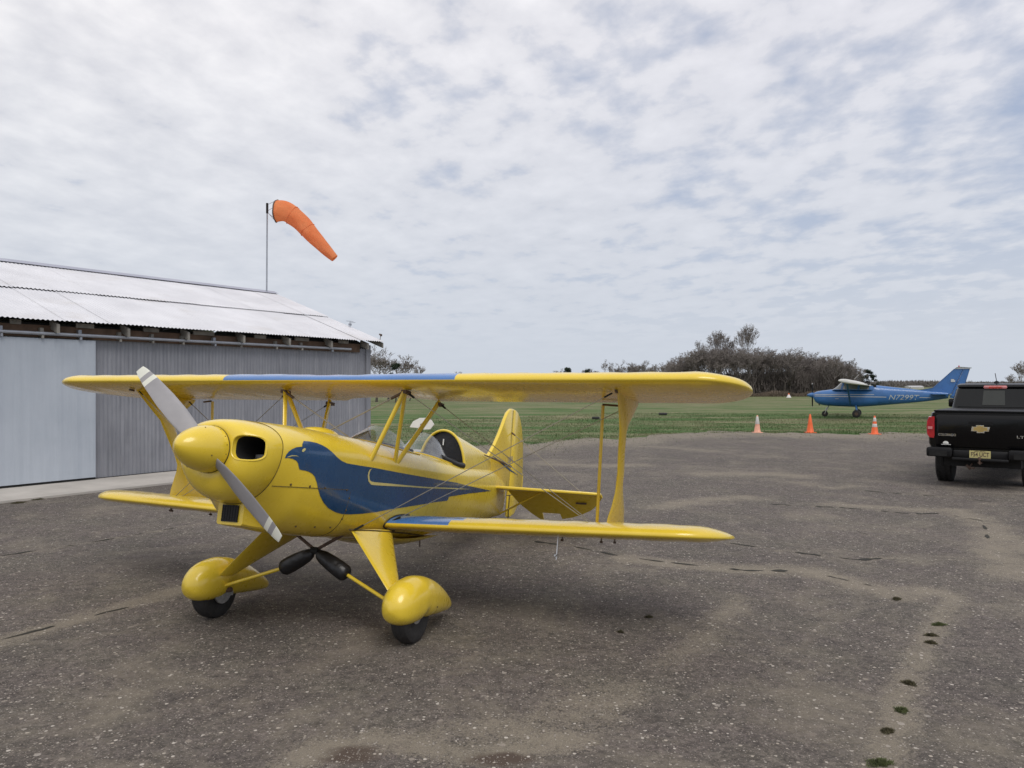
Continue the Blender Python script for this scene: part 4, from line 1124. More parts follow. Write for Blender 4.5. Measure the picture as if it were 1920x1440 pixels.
def build_gear():
    for s_ in (1, -1):
        mb = MB(); rings = []
        for v in np.linspace(0, 1, 8):
            l = .335 + (.69 - .335) * v; z = -.435 + (-.815 + .435) * v
            xf = 1.12 + (1.085 - 1.12) * v; xr = 1.70 + (1.235 - 1.70) * v; c = (xf + xr) / 2; a = (xr - xf) / 2; th = .022
            rings.append([(s_ * (l + th * .8 * sin(t) * (1 - .35 * cos(t))), c - a * cos(t), z + th * .5 * sin(t)) for t in [2 * pi * k / 20 for k in range(20)]])
        mb.ring_loft(rings); g = bpart(mb, 'gear_leg', M['yellow'], angle=60)
        # dark line where the leg meets the belly
        mb = MB(); mb.tube([(s_ * .345, 1.08, -.43), (s_ * .365, 1.45, -.435), (s_ * .35, 1.9, -.45), (s_ * .33, 2.25, -.47)], .006, 6); bpart(mb, 'belly_seam', M['seam'])
        # wheel
        cx_, cz = 1.192, -.944
        wh = empty('main_wheel', (0, 0, 0)); wh.parent = bp
        mb = MB(); mb.lathe([(.105, -.05), (.13, -.058), (.158, -.060), (.180, -.050), (.190, -.028), (.1905, -.02), (.188, -.018), (.1905, -.014), (.192, 0), (.1905, .014), (.188, .018), (.1905, .02), (.190, .028), (.180, .050), (.158, .060), (.13, .058), (.105, .05)], (s_ * .808, cx_, cz), 'x', 48)
        bpart(mb, 'tyre', M['tyre'], wh)
        mb = MB(); mb.lathe([(.03, -.052), (.10, -.048), (.107, -.04), (.107, .04), (.10, .048), (.03, .052)], (s_ * .808, cx_, cz), 'x', 32); bpart(mb, 'rim', M['caliper'], wh)
        mb = MB(); c = s_ * (.808 - .075); mb.box(c - .02, c + .02, cx_ - .02, cx_ + .09, cz - .03, cz + .06); mb.lathe([(.085, -.008), (.085, .008)], (c, cx_, cz), 'x', 24)
        bpart(mb, 'brake_caliper', M['caliper'], wh)
        mb = MB(); mb.tube([(s_ * .66, cx_, cz + .02), (s_ * .81, cx_, cz)], .018, 8); bpart(mb, 'axle', M['rust'], wh)
        # wheel pant: world-level teardrop (a,h)
        rings = []; N = 40
        pa = [-.278, -.270, -.25, -.22, -.17, -.10, 0, .10, .20, .30, .40, .50, .57, .605]
        ptop = [.285, .318, .348, .378, .408, .427, .432, .416, .382, .334, .272, .200, .145, .105]
        pbot = [.265, .232, .202, .178, .158, .146, .140, .132, .118, .102, .088, .074, .070, .085]
        pw = [.010, .046, .072, .093, .112, .124, .128, .125, .116, .102, .082, .056, .032, .010]
        for yy in np.linspace(-.278, .605, 46):
            zt_, zb_, w_ = (catmull(pa, q, yy) for q in (ptop, pbot, pw)); zb_ += .026 * math.exp(-((yy - .045) / .04) ** 2)
            cz_ = zb_ + (zt_ - zb_) * .47; ring = []
            for k in range(N):
                t = 2 * pi * k / N; c_, s2 = cos(t), sin(t)
                h_ = (zt_ - cz_) * max(s2, 0) ** .95 if s2 >= 0 else -(cz_ - zb_) * abs(s2) ** .72
                ring.append((s_ * .808 + w_ * math.copysign(abs(c_) ** .92, c_), yy, cz_ + h_))
            rings.append(ring)
        mb = MB(); mb.ring_loft(rings)
        p = mb.build('wheel_pant', M['yellow'], bp, angle=70)
        mb = MB(); mb.lathe([(.006, 0), (.006, .004)], (s_ * .808 + s_ * .118 - .002, .16, .20), 'x', 8); mb.build('pant_screw', M['seam'], p)
        # shock strut, bungee cover
        mb = MB(); mb.tube([(s_ * .25, 1.236, -.735), (s_ * .715, 1.15, -.905)], .013, 10); bpart(mb, 'shock_strut', M['yellow'])
        mb = MB(); a_, b_ = Vector((s_ * .02, 1.222, -.612)), Vector((s_ * .275, 1.238, -.748)); q = []
        for u, r in ((0, .02), (.06, .036), (.2, .048), (.45, .056), (.75, .060), (.9, .058), (.97, .045), (1, .022)): q.append((a_ + (b_ - a_) * u, r))
        mb.tube([p_ for p_, _ in q], [r for _, r in q], 16); bpart(mb, 'bungee_cover', M['cover'])
        mb = MB(); mb.tube([(0, 1.222, -.595), (s_ * .21, 1.222, -.475)], .012, 8); bpart(mb, 'gear_cabane', M['rust'])
    mb = MB(); mb.tube([(-.03, 1.22, -.598), (.03, 1.22, -.598)], .026, 10); bpart(mb, 'cabane_node', M['dark'])
    # belly fairing
    mb = MB(); rings = []
    for i in range(11):
        u = i / 10; x = 1.55 + 1.15 * u; s = sin(pi * u) ** .6 + .01
        rings.append([(.26 * cos(t), x, sect(x)[3] + .012 - (.012 + .06 * s) * sin(t)) for t in [pi * k / 14 for k in range(15)]])
    mb.ring_loft(rings, cap=False, closed=False); bpart(mb, 'belly_fairing', M['yellow'])
    mb = MB(); mb.tube([(.2, 2.45, -.5), (.2, 2.46, -.57)], .006, 6); bpart(mb, 'drain_tube', M['rust'])
build_gear()
# ---------------------------------------------------------------- parked blue aeroplane
def build_blue_plane():
    y0 = 1.7 * 1442 / (782 - 722); x0 = (1606 - 960) / 1442 * y0; ph = R(25.6)
    root = empty('high_wing_airplane', (x0, y0, 0), math.atan2(sin(ph), -cos(ph)))
    tag(root, 'blue high-wing airplane with a white wing parked on the grass, N7299T on its side', 'airplane')
    def loft(st, n=28, e=2.6, m=M['cblue'], name='fuselage', par=root):
        rings = []
        for x, zb, zt, w_, *q in st:
            ee = q[0] if q else e; c = (zb + zt) / 2; h = (zt - zb) / 2
            rings.append([(x, w_ * math.copysign(abs(cos(t)) ** (2 / ee), cos(t)), c + h * math.copysign(abs(sin(t)) ** (2 / ee), sin(t))) for t in [2 * pi * k / n for k in range(n)]])
        mb = MB(); mb.ring_loft(rings); return mb.build(name, m, par)
    xs = [2.13, 2.09, 1.98, 1.82, 1.49, 1.17, .62, .07, -.4, -.85, -1.6, -2.49, -3.3, -3.9, -4.25]
    zb = [.98, .86, .74, .66, .594, .575, .55, .54, .56, .60, .675, .77, .87, .965, 1.03]
    zt = [1.26, 1.30, 1.345, 1.385, 1.43, 1.47, 1.49, 1.50, 1.50, 1.69, 1.61, 1.51, 1.41, 1.345, 1.30]
    ww = [.28, .34, .40, .44, .48, .50, .52, .53, .52, .46, .36, .25, .16, .11, .06]
    st = []
    for x in np.linspace(-4.25, 2.13, 60):
        q = [catmull(xs[::-1], a[::-1], x) for a in (zb, zt, ww)]; st.append((x, q[0], q[1], q[2], 3.2 if x > -1 else 2.5))
    f = loft(st)
    # cabin glass with roof
    def cab(name, xr, m):
        rings = []
        for z, xf, xb, w_ in ((1.44, 1.20, -.86, .525), (1.60, .98, -.84, .50), (1.70, .88, -.80, .47), (1.80, .78, -.2, .45), (1.92, .62, .15, .42)):
            ring = []
            for k in range(24):
                t = 2 * pi * k / 24; a, b_ = (xf + xb) / 2, (xf - xb) / 2
                ring.append((a + b_ * math.copysign(abs(cos(t)) ** .35, cos(t)), w_ * math.copysign(abs(sin(t)) ** .35, sin(t)), z))
            rings.append(ring)
        mb = MB(); mb.ring_loft(rings); return mb.build(name, m, root)
    c = cab('cabin_glass', 0, M['cabglass'])
    for s_ in (1, -1):
        mb = MB()
        for (xa, xb_, wd, zt_) in ((.72, .60, .05, 1.92), (-.10, -.14, .055, 1.76), (-.70, -.71, .10, 1.66)):
            mb.add([(xa + wd, s_ * .535, 1.46), (xa - wd, s_ * .535, 1.46), (xb_ - wd, s_ * (.535 - .10 * (zt_ - 1.46) / .46), zt_), (xb_ + wd, s_ * (.535 - .10 * (zt_ - 1.46) / .46), zt_)], [(0, 1, 2, 3)])
        mb.box(-.80, 1.1, s_ * .528 - .006, s_ * .528 + .006, 1.44, 1.475)
        mb.split('window_post', M['cblue'], root, smooth=False)
    mb = MB(); mb.add([(-.72, -.46, 1.50), (-.72, .46, 1.50), (-.80, .42, 1.70), (-.80, -.42, 1.70)], [(0, 1, 2, 3)]); mb.box(-.95, -.60, -.36, .36, 1.60, 1.72); mb.build('rear_window', M['dark'], root, smooth=False)
    # wing
    rings = []
    for y in (-5.42, -5.40, -5.30, -5.15, 0, 5.15, 5.30, 5.40, 5.42):
        k = {5.42: .3, 5.40: .7, 5.30: .93}.get(abs(y), 1.0); ring = []
        for u, t in airfoil(1.30, .15, 24):
            dz = (t * k) ; x = .66 - u; z = 1.88 + dz - u * .165 + abs(y) * .004
            ring.append((x, y, z))
        rings.append(ring)
    mb = MB(); mb.ring_loft(rings); wg = mb.build('wing', M['cwhite'], root, angle=60)
    mb = MB(); mb.box(-.66, -.40, -.6, .6, 1.78, 1.90); mb.build('wing_root_fairing', M['dark'], root, smooth=False)
    for s_ in (1, -1):
        mb = MB(); mb.tube([(.28, s_ * .50, .66), (.38, s_ * 2.5, 1.83)], .045, 10, flat=.45, flatdir=(0, 0, 1)); mb.build('wing_strut', M['cblue'], root)
        mb = MB(); mb.tube([(.02, s_ * .45, .60), (-.02, s_ * .80, .40), (-.02, s_ * 1.05, .215)], [.05, .04, .03], 8); lg = mb.build('main_gear_leg', M['cblue'], root)
        mb = MB(); mb.lathe([(.06, -.07), (.15, -.075), (.195, -.05), (.205, 0), (.195, .05), (.15, .075), (.06, .07)], (-.02, s_ * 1.10, .205), 'y', 32); wh = mb.build('main_wheel', M['tyre'], root)
        mb = MB(); mb.lathe([(.02, -.079), (.085, -.078), (.085, .078), (.02, .079)], (-.02, s_ * 1.10, .205), 'y', 20); mb.build('hub', M['rust'], wh)
        for k, nm in ((1, 'stabilizer'), (0, 'elevator')):
            mb = MB()
            if k: r = [[(-3.42, s_ * .05, 1.23), (-4.15, s_ * .05, 1.21), (-4.15, s_ * 1.6, 1.24), (-3.62, s_ * 1.6, 1.24)], [(-3.44, s_ * .05, 1.27), (-4.15, s_ * .05, 1.25), (-4.15, s_ * 1.6, 1.27), (-3.64, s_ * 1.6, 1.27)]]
            else: r = [[(-4.17, s_ * .12, 1.20), (-4.62, s_ * .12, 1.02), (-4.52, s_ * 1.6, 1.06), (-4.17, s_ * 1.6, 1.235)], [(-4.17, s_ * .12, 1.24), (-4.62, s_ * .12, 1.04), (-4.52, s_ * 1.6, 1.08), (-4.17, s_ * 1.6, 1.265)]]
            mb.ring_loft(r); mb.build(nm, M['cblue'], root, angle=30)
    mb = MB(); mb.tube([(1.36, 0, .60), (1.49, 0, .32)], .03, 8); mb.tube([(1.44, .0, .50), (1.5, 0, .36)], .045, 8); mb.tube([(1.50, .08, .38), (1.56, .08, .16)], .014, 6); mb.tube([(1.50, -.08, .38), (1.56, -.08, .16)], .014, 6); mb.box(1.44, 1.54, -.09, .09, .34, .38)
    mb.build('nose_gear_leg', M['cwhite'], root)
    mb = MB(); mb.lathe([(.05, -.05), (.12, -.055), (.152, -.03), (.158, 0), (.152, .03), (.12, .055), (.05, .05)], (1.56, 0, .158), 'y', 28); nw = mb.build('nose_wheel', M['tyre'], root)
    mb = MB(); mb.lathe([(.01, -.058), (.06, -.057), (.06, .057), (.01, .058)], (1.56, 0, .158), 'y', 20); mb.build('hub', M['rust'], nw)
    # spinner and propeller
    mb = MB(); mb.lathe([(.001, .34), (.05, .29), (.10, .19), (.135, .08), (.145, 0)], (2.14, 0, 1.155), 'x', 28); mb.build('spinner', M['cblue'], root)
    for s_ in (1, -1):
        mb = MB(); rings = []
        for r, c, th in ((.06, .06, .04), (.2, .09, .025), (.45, .10, .015), (.60, .085, .010), (.64, .05, .006)):
            rings.append([(2.19 + th * sin(t) + c * .25 * cos(t), c * .45 * cos(t), 1.155 + s_ * r) for t in [2 * pi * k / 12 for k in range(12)]])
        mb.ring_loft(rings[:4]); mb.ring_loft(rings[3:], 1); mb.build('propeller_blade', [M['tplastic'], M['cwhite']], root)
    # fin, rudder
    def slab(nm, O, th, m, par=root):
        mb = MB(); mb.ring_loft([[(x, -th * .35, z) for x, z in O], [(x, -th, z) for x, z in [((sum(p[0] for p in O) / len(O)) + (x - sum(p[0] for p in O) / len(O)) * .97, z) for x, z in O]], [(x, th, z) for x, z in [((sum(p[0] for p in O) / len(O)) + (x - sum(p[0] for p in O) / len(O)) * .97, z) for x, z in O]], [(x, th * .35, z) for x, z in O]])
        return mb.build(nm, m, par, angle=30)
    slab('fin', [(-2.9, 1.44), (-3.35, 1.52), (-3.56, 1.57), (-4.52, 2.52), (-4.93, 2.52), (-4.40, 1.26), (-4.0, 1.25), (-3.4, 1.36)], .045, M['cblue'])
    rd = slab('rudder', [(-4.94, 2.52), (-5.20, 2.52), (-4.80, 1.05), (-4.66, 1.0), (-4.30, 1.06), (-4.41, 1.26)], .035, M['cblue'])
    mb = MB()
    for i in range(8): mb.tube([(-4.45 - .06 * i, 0, 1.35), (-4.92 - .03 * i, 0, 2.4)], .0, 3) if False else None
    slab('fin_cap', [(-4.52, 2.525), (-4.60, 2.60), (-4.78, 2.62), (-5.27, 2.575), (-5.27, 2.545), (-5.20, 2.525)], .05, M['cwhite'])
    mb = MB(); mb.lathe([(.001, .09), (.03, .07), (.035, 0)], (-4.72, 0, 2.61), 'z', 12); mb.build('beacon', M['red'], root)
    mb = MB(); mb.box(-4.55, -4.36, .0455, .0475, 1.86, 1.95); mb.box(-4.50, -4.36, .0455, .0475, 1.955, 2.0); mb.build('tail_emblem', M['cwhite'], root, smooth=False)
    # antennas, exhaust, door step
    mb = MB(); mb.tube([(.12, 0, 2.0), (-.12, 0, 2.26)], .010, 5); mb.build('whip_antenna', M['cwhite'], root)
    mb = MB(); mb.tube([(1.85, .1, .70), (1.83, .1, .60)], .03, 8); mb.build('exhaust_pipe', M['rust'], root)
    # side surface helper for stripes and lettering
    def hwp(x, z):
        a, b_, w_ = [catmull(xs[::-1], q[::-1], x) for q in (zb, zt, ww)]; c = (a + b_) / 2; h = (b_ - a) / 2; e = 3.2 if x > -1 else 2.5
        q = min(1, abs(z - c) / h); return w_ * max(0, 1 - q ** e) ** (1 / e)
    for s_ in (1, -1):
        mb = MB()
        for (xa, xb_, za, zb_, th) in ((2.05, -.85, 1.195, 1.205, .012), (2.05, -1.42, 1.115, 1.075, .016), (-2.95, -3.45, 1.065, 1.055, .013)):
            N = 24; V = []; F = []
            for i in range(N + 1):
                x = xa + (xb_ - xa) * i / N; z = za + (zb_ - za) * i / N
                V += [(x, s_ * (hwp(x, z - th) + .004), z - th), (x, s_ * (hwp(x, z + th) + .004), z + th)]
                if i: F.append((2 * i - 2, 2 * i - 1, 2 * i + 1, 2 * i))
            mb.add(V, F)
        mb.split('fuselage_stripe', M['cwhite'], f, smooth=False)
        o = text_mesh('registration_number', 'N7299T', .36, M['cgrey'], root, (0, 0, 0), (0, 0, 0), shear=.28, extrude=.0, width=1.42)
        for v in o.data.vertices:
            X, Z = v.co.x, v.co.y
            x = -2.19 - X * s_ ; z = 1.055 + Z
            v.co = (x, s_ * (hwp(x, z) + .006), z)
        o.parent = f
    mb = MB(); mb.box(.85, 1.03, hwp(.9, .98) + .002, hwp(.9, .98) + .01, .965, .985); mb.build('door_step_handle', M['cwhite'], f, smooth=False)
build_blue_plane()

# ---------------------------------------------------------------- pickup truck
def build_truck():
    Y0 = 12.6; X0 = (1838 - 960) / 1442 * Y0; psi = R(38)
    root = empty('pickup_truck', (X0, Y0, 0), -psi)
    tag(root, 'black crew cab pickup truck seen from behind, parked at the right edge', 'pickup truck')
    W_ = .78
    def rbox(mb, x0, x1, y0, y1, z0, z1, r=.04, mi=0, tf=None):
        ring = lambda y, k: [(xx, y, zz) for xx, zz in
            [(x0 + r * (1 - cos(a)) + k, z0 + r * (1 - sin(a)) + k) for a in (0, pi / 4, pi / 2)] +
            [(x1 - r * (1 - sin(a)) - k, z0 + r * (1 - cos(a)) + k) for a in (0, pi / 4, pi / 2)] +
            [(x1 - r * (1 - cos(a)) - k, z1 - r * (1 - sin(a)) - k) for a in (0, pi / 4, pi / 2)] +
            [(x0 + r * (1 - sin(a)) + k, z1 - r * (1 - cos(a)) - k) for a in (0, pi / 4, pi / 2)]]
        rings = [ring(y0, r * .5), ring(y0 + r * .4, 0), ring(y1 - r * .4, 0), ring(y1, r * .5)]
        if tf: rings = [[tf(*p) for p in q] for q in rings]
        mb.ring_loft(rings, mi); return mb
    # bed with bulging sides
    mb = MB(); rings = []
    for y, k in ((.06, .955), (.10, .985), (.2, 1), (1.9, 1), (1.93, .99)):
        sec = [(-.72, .60), (-.775, .70), (-.785, .95), (-.772, 1.10), (-.745, 1.19), (-.735, 1.232), (-.70, 1.245), (.70, 1.245), (.735, 1.232), (.745, 1.19), (.772, 1.10), (.785, .95), (.775, .70), (.72, .60)]
        rings.append([(x * k, y, .9 + (z - .9) * (1 if k == 1 else .985)) for x, z in sec])
    mb.ring_loft(rings); bed = mb.build('bed', M['tblack'], root, angle=35)
    mb = MB(); rbox(mb, -.655, .655, .012, .10, .655, 1.205, .05); tg = mb.build('tailgate', M['tblack'], root, angle=35)
    mb = MB(); mb.box(-.66, .66, .05, .115, 1.206, 1.228); mb.box(-.66, .66, .02, .06, 1.10, 1.112); mb.build('tailgate_lip', M['tplastic'], tg)
    mb = MB(); rbox(mb, -.70, .70, .14, 1.9, 1.246, 1.275, .012); mb.build('tonneau_cover', M['tplastic'], root, angle=30)
    mb = MB(); mb.box(-.17, .17, .004, .0115, 1.05, 1.10); mb.box(-.13, .13, .0005, .0035, 1.062, 1.082); hd = mb.build('tailgate_handle', M['tplastic'], tg, smooth=False)
    # emblem: gold bar-and-cross outline with chrome rim
    bt = [(-.115, -.032), (-.045, -.032), (-.045, -.055), (.052, -.055), (.052, -.032), (.105, -.032), (.118, .032), (.045, .032), (.045, .055), (-.052, .055), (-.052, .032), (-.105, .032)]
    mb = MB(); mb.ring_loft([[(x * 1.14, .010, .978 + z * 1.16) for x, z in bt], [(x * 1.14, .001, .978 + z * 1.16) for x, z in bt]]); em = mb.build('emblem_rim', M['chrome'], tg, smooth=False)
    mb = MB(); mb.ring_loft([[(x * .88, .0005, .978 + z * .86) for x, z in bt], [(x * .88, -.004, .978 + z * .86) for x, z in bt]]); mb.build('emblem', M['gold'], em, smooth=False)
    text_mesh('model_lettering', 'COLORADO', .055, M['chrome'], tg, (-.48, .009, .865), (R(90), 0, 0), extrude=.003, width=.26, offset=.001)
    text_mesh('trim_lettering', 'LT', .055, M['chrome'], tg, (.55, .009, .865), (R(90), 0, 0), extrude=.003, width=.10, offset=.001)
    mb = MB(); mb.lathe([(.001, -.006), (.035, -.005), (.04, 0)], (-.50, .016, .725), 'y', 16)
    mb.v = [(-.50 + (x + .50) * 1.2, y, z * 1.0 if z > .715 else .715) for x, y, z in mb.v]; mb.box(-.565, -.425, .009, .0115, .700, .708); mb.build('round_sticker', M['white'], tg)
    # tail lights
    for s_ in (1, -1):
        sec = [(.665, 1.17), (.76, 1.165), (.785, 1.10), (.795, .98), (.785, .86), (.745, .805), (.675, .80), (.665, .85)]
        mb = MB(); mb.ring_loft([[(s_ * x, .20, z) for x, z in sec], [(s_ * x * 1.005, .05, z) for x, z in sec], [(s_ * (.72 + (x - .72) * .9), .020, .98 + (z - .98) * .96) for x, z in sec]])
        tl = mb.build('tail_light', M['red'], root, angle=30)
        mb = MB(); mb.box(s_ * .735 - .035, s_ * .735 + .035, .012, .019, .955, 1.0); mb.build('reverse_lens', M['pinklens'], tl, smooth=False)
    # bumper
    mb = MB()
    rbox(mb, -.775, -.40, -.09, .14, .50, .655, .03); rbox(mb, .40, .775, -.09, .14, .50, .655, .03); rbox(mb, -.399, .399, -.03, .14, .46, .62, .03); rbox(mb, -.40, .40, -.085, -.035, .455, .50, .015)
    bm_ = mb.build('rear_bumper', M['tplastic'], root, angle=35)
    mb = MB()
    for s_ in (1, -1): mb.box(min(s_ * .47, s_ * .73), max(s_ * .47, s_ * .73), -.093, -.0905, .515, .60)
    mb.split('bumper_step', M['dark'], bm_, smooth=False)
    mb = MB(); mb.box(-.15, .15, -.040, -.033, .505, .625); pl = mb.build('license_plate', M['plate'], root, smooth=False)
    text_mesh('plate_characters', 'F54 UCT', .098, M['rust'], pl, (0, -.0415, .560), (R(90), 0, 0), extrude=.0006, width=.255, offset=.0015)
    text_mesh('plate_state_line', 'NEW JERSEY', .024, M['rust'], pl, (0, -.0415, .613), (R(90), 0, 0), extrude=.0005, width=.16)
    mb = MB(); mb.tube([(0, .1, .43), (0, -.06, .43)], .035, 4); mb.tube([(0, -.10, .42), (0, -.10, .48)], .013, 8); mb.lathe([(.001, .03), (.02, .024), (.028, 0), (.02, -.02)], (0, -.10, .50), 'z', 14)
    mb.build('tow_hitch', M['rust'], root)
    mb = MB(); mb.tube([(-.12, .05, .40), (-.16, .0, .34), (-.08, .0, .33)], .013, 6); mb.tube([(-.2, .02, .38), (-.14, .02, .31)], .02, 6); mb.build('safety_hook', M['rust'], root)
    mb = MB(); mb.box(-.55, .55, .16, 4.3, .34, .50); mb.box(-.7, .7, .9, 1.02, .28, .40); mb.build('chassis', M['dark'], root, smooth=False)
    # cab
    mb = MB(); sec = [(-.70, .42), (-.775, .55), (-.785, .95), (-.76, 1.22), (-.735, 1.27), (.735, 1.27), (.76, 1.22), (.785, .95), (.775, .55), (.70, .42)]
    mb.ring_loft([[(x * k, y, z) for x, z in sec] for y, k in ((1.96, .985), (2.0, 1), (3.75, 1), (3.8, .995))]); cabb = mb.build('cab', M['tblack'], root, angle=35)
    def gh(z, w_, yb, yf, n=32):
        cy_ = (yb + yf) / 2; h = (yf - yb) / 2
        return [(w_ * math.copysign(abs(cos(t)) ** .22, cos(t)), cy_ + h * math.copysign(abs(sin(t)) ** .22, sin(t)), z) for t in [2 * pi * k / n for k in range(n)]]
    mb = MB(); mb.ring_loft([gh(1.262, .735, 1.99, 3.95), gh(1.45, .70, 2.03, 3.70), gh(1.62, .655, 2.08, 3.42), gh(1.675, .63, 2.12, 3.3)]); g = mb.build('cab_pillars', M['tblack'], root, angle=50)
    mb = MB(); mb.ring_loft([gh(1.665, .650, 2.06, 3.36), gh(1.70, .645, 2.07, 3.33), gh(1.728, .60, 2.14, 3.2), gh(1.735, .50, 2.3, 3.0)]); rf = mb.build('roof', M['tblack'], root, angle=50)
    # rear window and side windows
    mb = MB(); mb.add([(-.640, 1.985, 1.295), (.640, 1.985, 1.295), (.575, 2.062, 1.625), (-.575, 2.062, 1.625)], [(0, 1, 2, 3)]); rw = mb.build('rear_window', M['tint'], root, smooth=False)
    mb = MB(); mb.add([(-.20, 1.984, 1.33), (.16, 1.984, 1.33), (.15, 2.046, 1.60), (-.185, 2.046, 1.60)], [(0, 1, 2, 3)]); mb.build('sliding_pane', mat('sliding_pane_glass', (.022, .026, .022), .08, coat=0.2), rw, smooth=False)
    for s_ in (1, -1):
        for (a, b_, c, d_) in ((2.22, 2.75, 2.72, 2.28), (2.83, 3.72, 3.36, 2.80)):
            mb = MB(); mb.add([(s_ * .733, a, 1.31), (s_ * .733, b_, 1.31), (s_ * .663, c, 1.62), (s_ * .663, d_, 1.62)], [(0, 1, 2, 3)]); mb.build('side_window', M['tint'], root, smooth=False)
        mb = MB(); rbox(mb, min(s_ * .80, s_ * .97), max(s_ * .80, s_ * .97), 3.45, 3.58, 1.25, 1.42, .03); mb.tube([(s_ * .74, 3.5, 1.28), (s_ * .82, 3.5, 1.30)], .02, 6); mb.build('wing_mirror', M['tblack'], root)
        mb = MB(); mb.box(s_ * .788 - .006, s_ * .788 + .006, 2.3, 2.45, 1.12, 1.145); mb.box(s_ * .788 - .006, s_ * .788 + .006, 2.95, 3.12, 1.12, 1.145); mb.split('door_handle', M['tblack'], root)
    mb = MB(); mb.add([(-.70, 3.86, 1.30), (.70, 3.86, 1.30), (.60, 3.42, 1.62), (-.60, 3.42, 1.62)], [(0, 1, 2, 3)]); mb.build('windshield', M['tint'], root, smooth=False)
    # hood and nose
    mb = MB(); mb.ring_loft([[(x * k, y, z if z < .8 else z - dz) for x, z in sec] for y, k, dz in ((3.81, .99, .0), (4.3, .985, .03), (4.75, .95, .09), (4.9, .85, .2))]); mb.build('hood', M['tblack'], root, angle=40)
    # high brake light, antenna
    mb = MB(); rbox(mb, -.185, .185, 2.035, 2.075, 1.632, 1.690, .02); ch = mb.build('high_brake_light', M['pinklens'], rf)
    mb = MB(); mb.box(-.10, .10, 2.028, 2.0345, 1.640, 1.672); mb.build('brake_lens', M['red'], ch, smooth=False)
    mb = MB(); mb.lathe([(.045, 0), (.04, .03), (.015, .05)], (0, 2.25, 1.73), 'z', 14); an = mb.build('antenna_base', M['tplastic'], root)
    mb = MB(); mb.tube([(0, 2.25, 1.77), (-.01, 2.12, 1.92)], .007, 6); mb.build('antenna_mast', M['rail'], an)
    # wheels with arches
    for y in (.95, 4.1):
        for s_ in (1, -1):
            c = s_ * .635; mb = MB()
            mb.lathe([(.20, -.115), (.27, -.125), (.335, -.12), (.358, -.10), (.362, -.05), (.362, .05), (.358, .10), (.335, .12), (.27, .125), (.20, .115)], (c, y, .362), 'x', 44); wh = mb.build('wheel_tyre', M['tyre'], root)
            mb = MB()
            for k in range(44):
                a = 2 * pi * k / 44
                for o_, w2 in ((-.085, .045), (0, .05), (.085, .045)):
                    aa = a + (.05 if o_ else 0); r_ = .364
                    p = Vector((c + o_, y + r_ * cos(aa), .362 + r_ * sin(aa))); t_ = Vector((0, -sin(aa), cos(aa))); n_ = Vector((0, cos(aa), sin(aa)))
                    q = [p + Vector((sx * w2 / 2, 0, 0)) + t_ * (sy * .017) for sx, sy in ((-1, -1), (1, -1), (1, 1), (-1, 1))]
                    q2 = [v + n_ * .007 for v in q]; mb.ring_loft([[tuple(v) for v in q], [tuple(v) for v in q2]])
            tb_ = MB(); mb.v and None
            mb.build('tread', M['tyre'], wh, smooth=False, recalc=False)
            mb = MB(); mb.lathe([(.001, .02 * s_), (.06, .03 * s_), (.15, .02 * s_), (.19, .05 * s_), (.215, .11 * s_)], (c, y, .362), 'x', 28); mb.build('alloy_rim', M['steel'], wh)
            mb = MB(); mb.lathe([(.40, -.02), (.45, -.02), (.45, .02), (.40, .02), (.40, -.02)], (s_ * .772, y, .40), 'x', 40, cap=False); mb.v = [(x, yy, max(z, .48)) for x, yy, z in mb.v]; mb.build('wheel_arch_trim', M['tplastic'], root)
    # dark wheel wells
    mb = MB(); mb.box(-.79, -.52, .56, 1.34, .601, .62); mb.box(.52, .79, .56, 1.34, .601, .62); mb.split('wheel_well', M['dark'], root, smooth=False)
    mb = MB(); mb.box(-.66, -.62, .56, .575, .30, .52); mb.build('mud_flap', M['tplastic'], root, smooth=False)
build_truck()

# ---------------------------------------------------------------- traffic cones
def cone(px, pyb, pyt, label, kind):
    y = 1.7 * 1442 / (pyb - 722); x = (px - 960) / 1442 * y; h = (pyb - pyt) / 1442 * y; k = h / .70
    root = empty('traffic_cone', (x, y, -.01)); tag(root, label, 'traffic cone', 'traffic cones along the edge of the grass')
    body = {'pale': M['paleorange'], 'plain': M['orange'], 'band': M['orange']}[kind]
    mb = MB(); w_ = .185 * k; e = .03 * k
    o = []
    for sx, sy in ((-1, -1), (1, -1), (1, 1), (-1, 1)):
        o += [(sx * w_, sy * (w_ - e), 0), (sx * (w_ - e), sy * w_, 0)] if sx * sy < 0 else [(sx * (w_ - e), sy * w_, 0), (sx * w_, sy * (w_ - e), 0)]
    o = sorted(o, key=lambda p: math.atan2(p[1], p[0])); mb.ring_loft([[(a, b, 0) for a, b, _ in o], [(a, b, .022 * k) for a, b, _ in o], [(a * .95, b * .95, .03 * k) for a, b, _ in o]])
    mb.build('base', body, root, angle=30)
    rb, rt = .135 * k, .028 * k
    def r_at(z): return rb + (rt - rb) * (z / h)
    mb = MB(); mb.lathe([(r_at(.03 * k) + .012, .03 * k), (r_at(.05 * k), .045 * k), (r_at(h * .5), h * .5), (rt, h * .985), (rt * .7, h), (rt * .5, h)], (0, 0, 0), 'z', 28); b = mb.build('cone_body', body, root)
    bands = {'pale': ((.50, .93),), 'plain': (), 'band': ((.40, .57), (.70, .90))}[kind]
    for a, c in bands:
        mb = MB(); mb.lathe([(r_at(h * a) + .002, h * a), (r_at(h * a) + .004, h * a + .004), (r_at(h * c) + .004, h * c - .004), (r_at(h * c) + .002, h * c)], (0, 0, 0), 'z', 28, cap=False); mb.build('reflective_band', M['reflect'], root)
cone(1420, 811, 778, 'faded orange traffic cone with a washed-out white top, below the yellow upper wing tip', 'pale')
cone(1519, 811, 776, 'plain bright orange traffic cone without bands, below the blue airplane nose', 'plain')
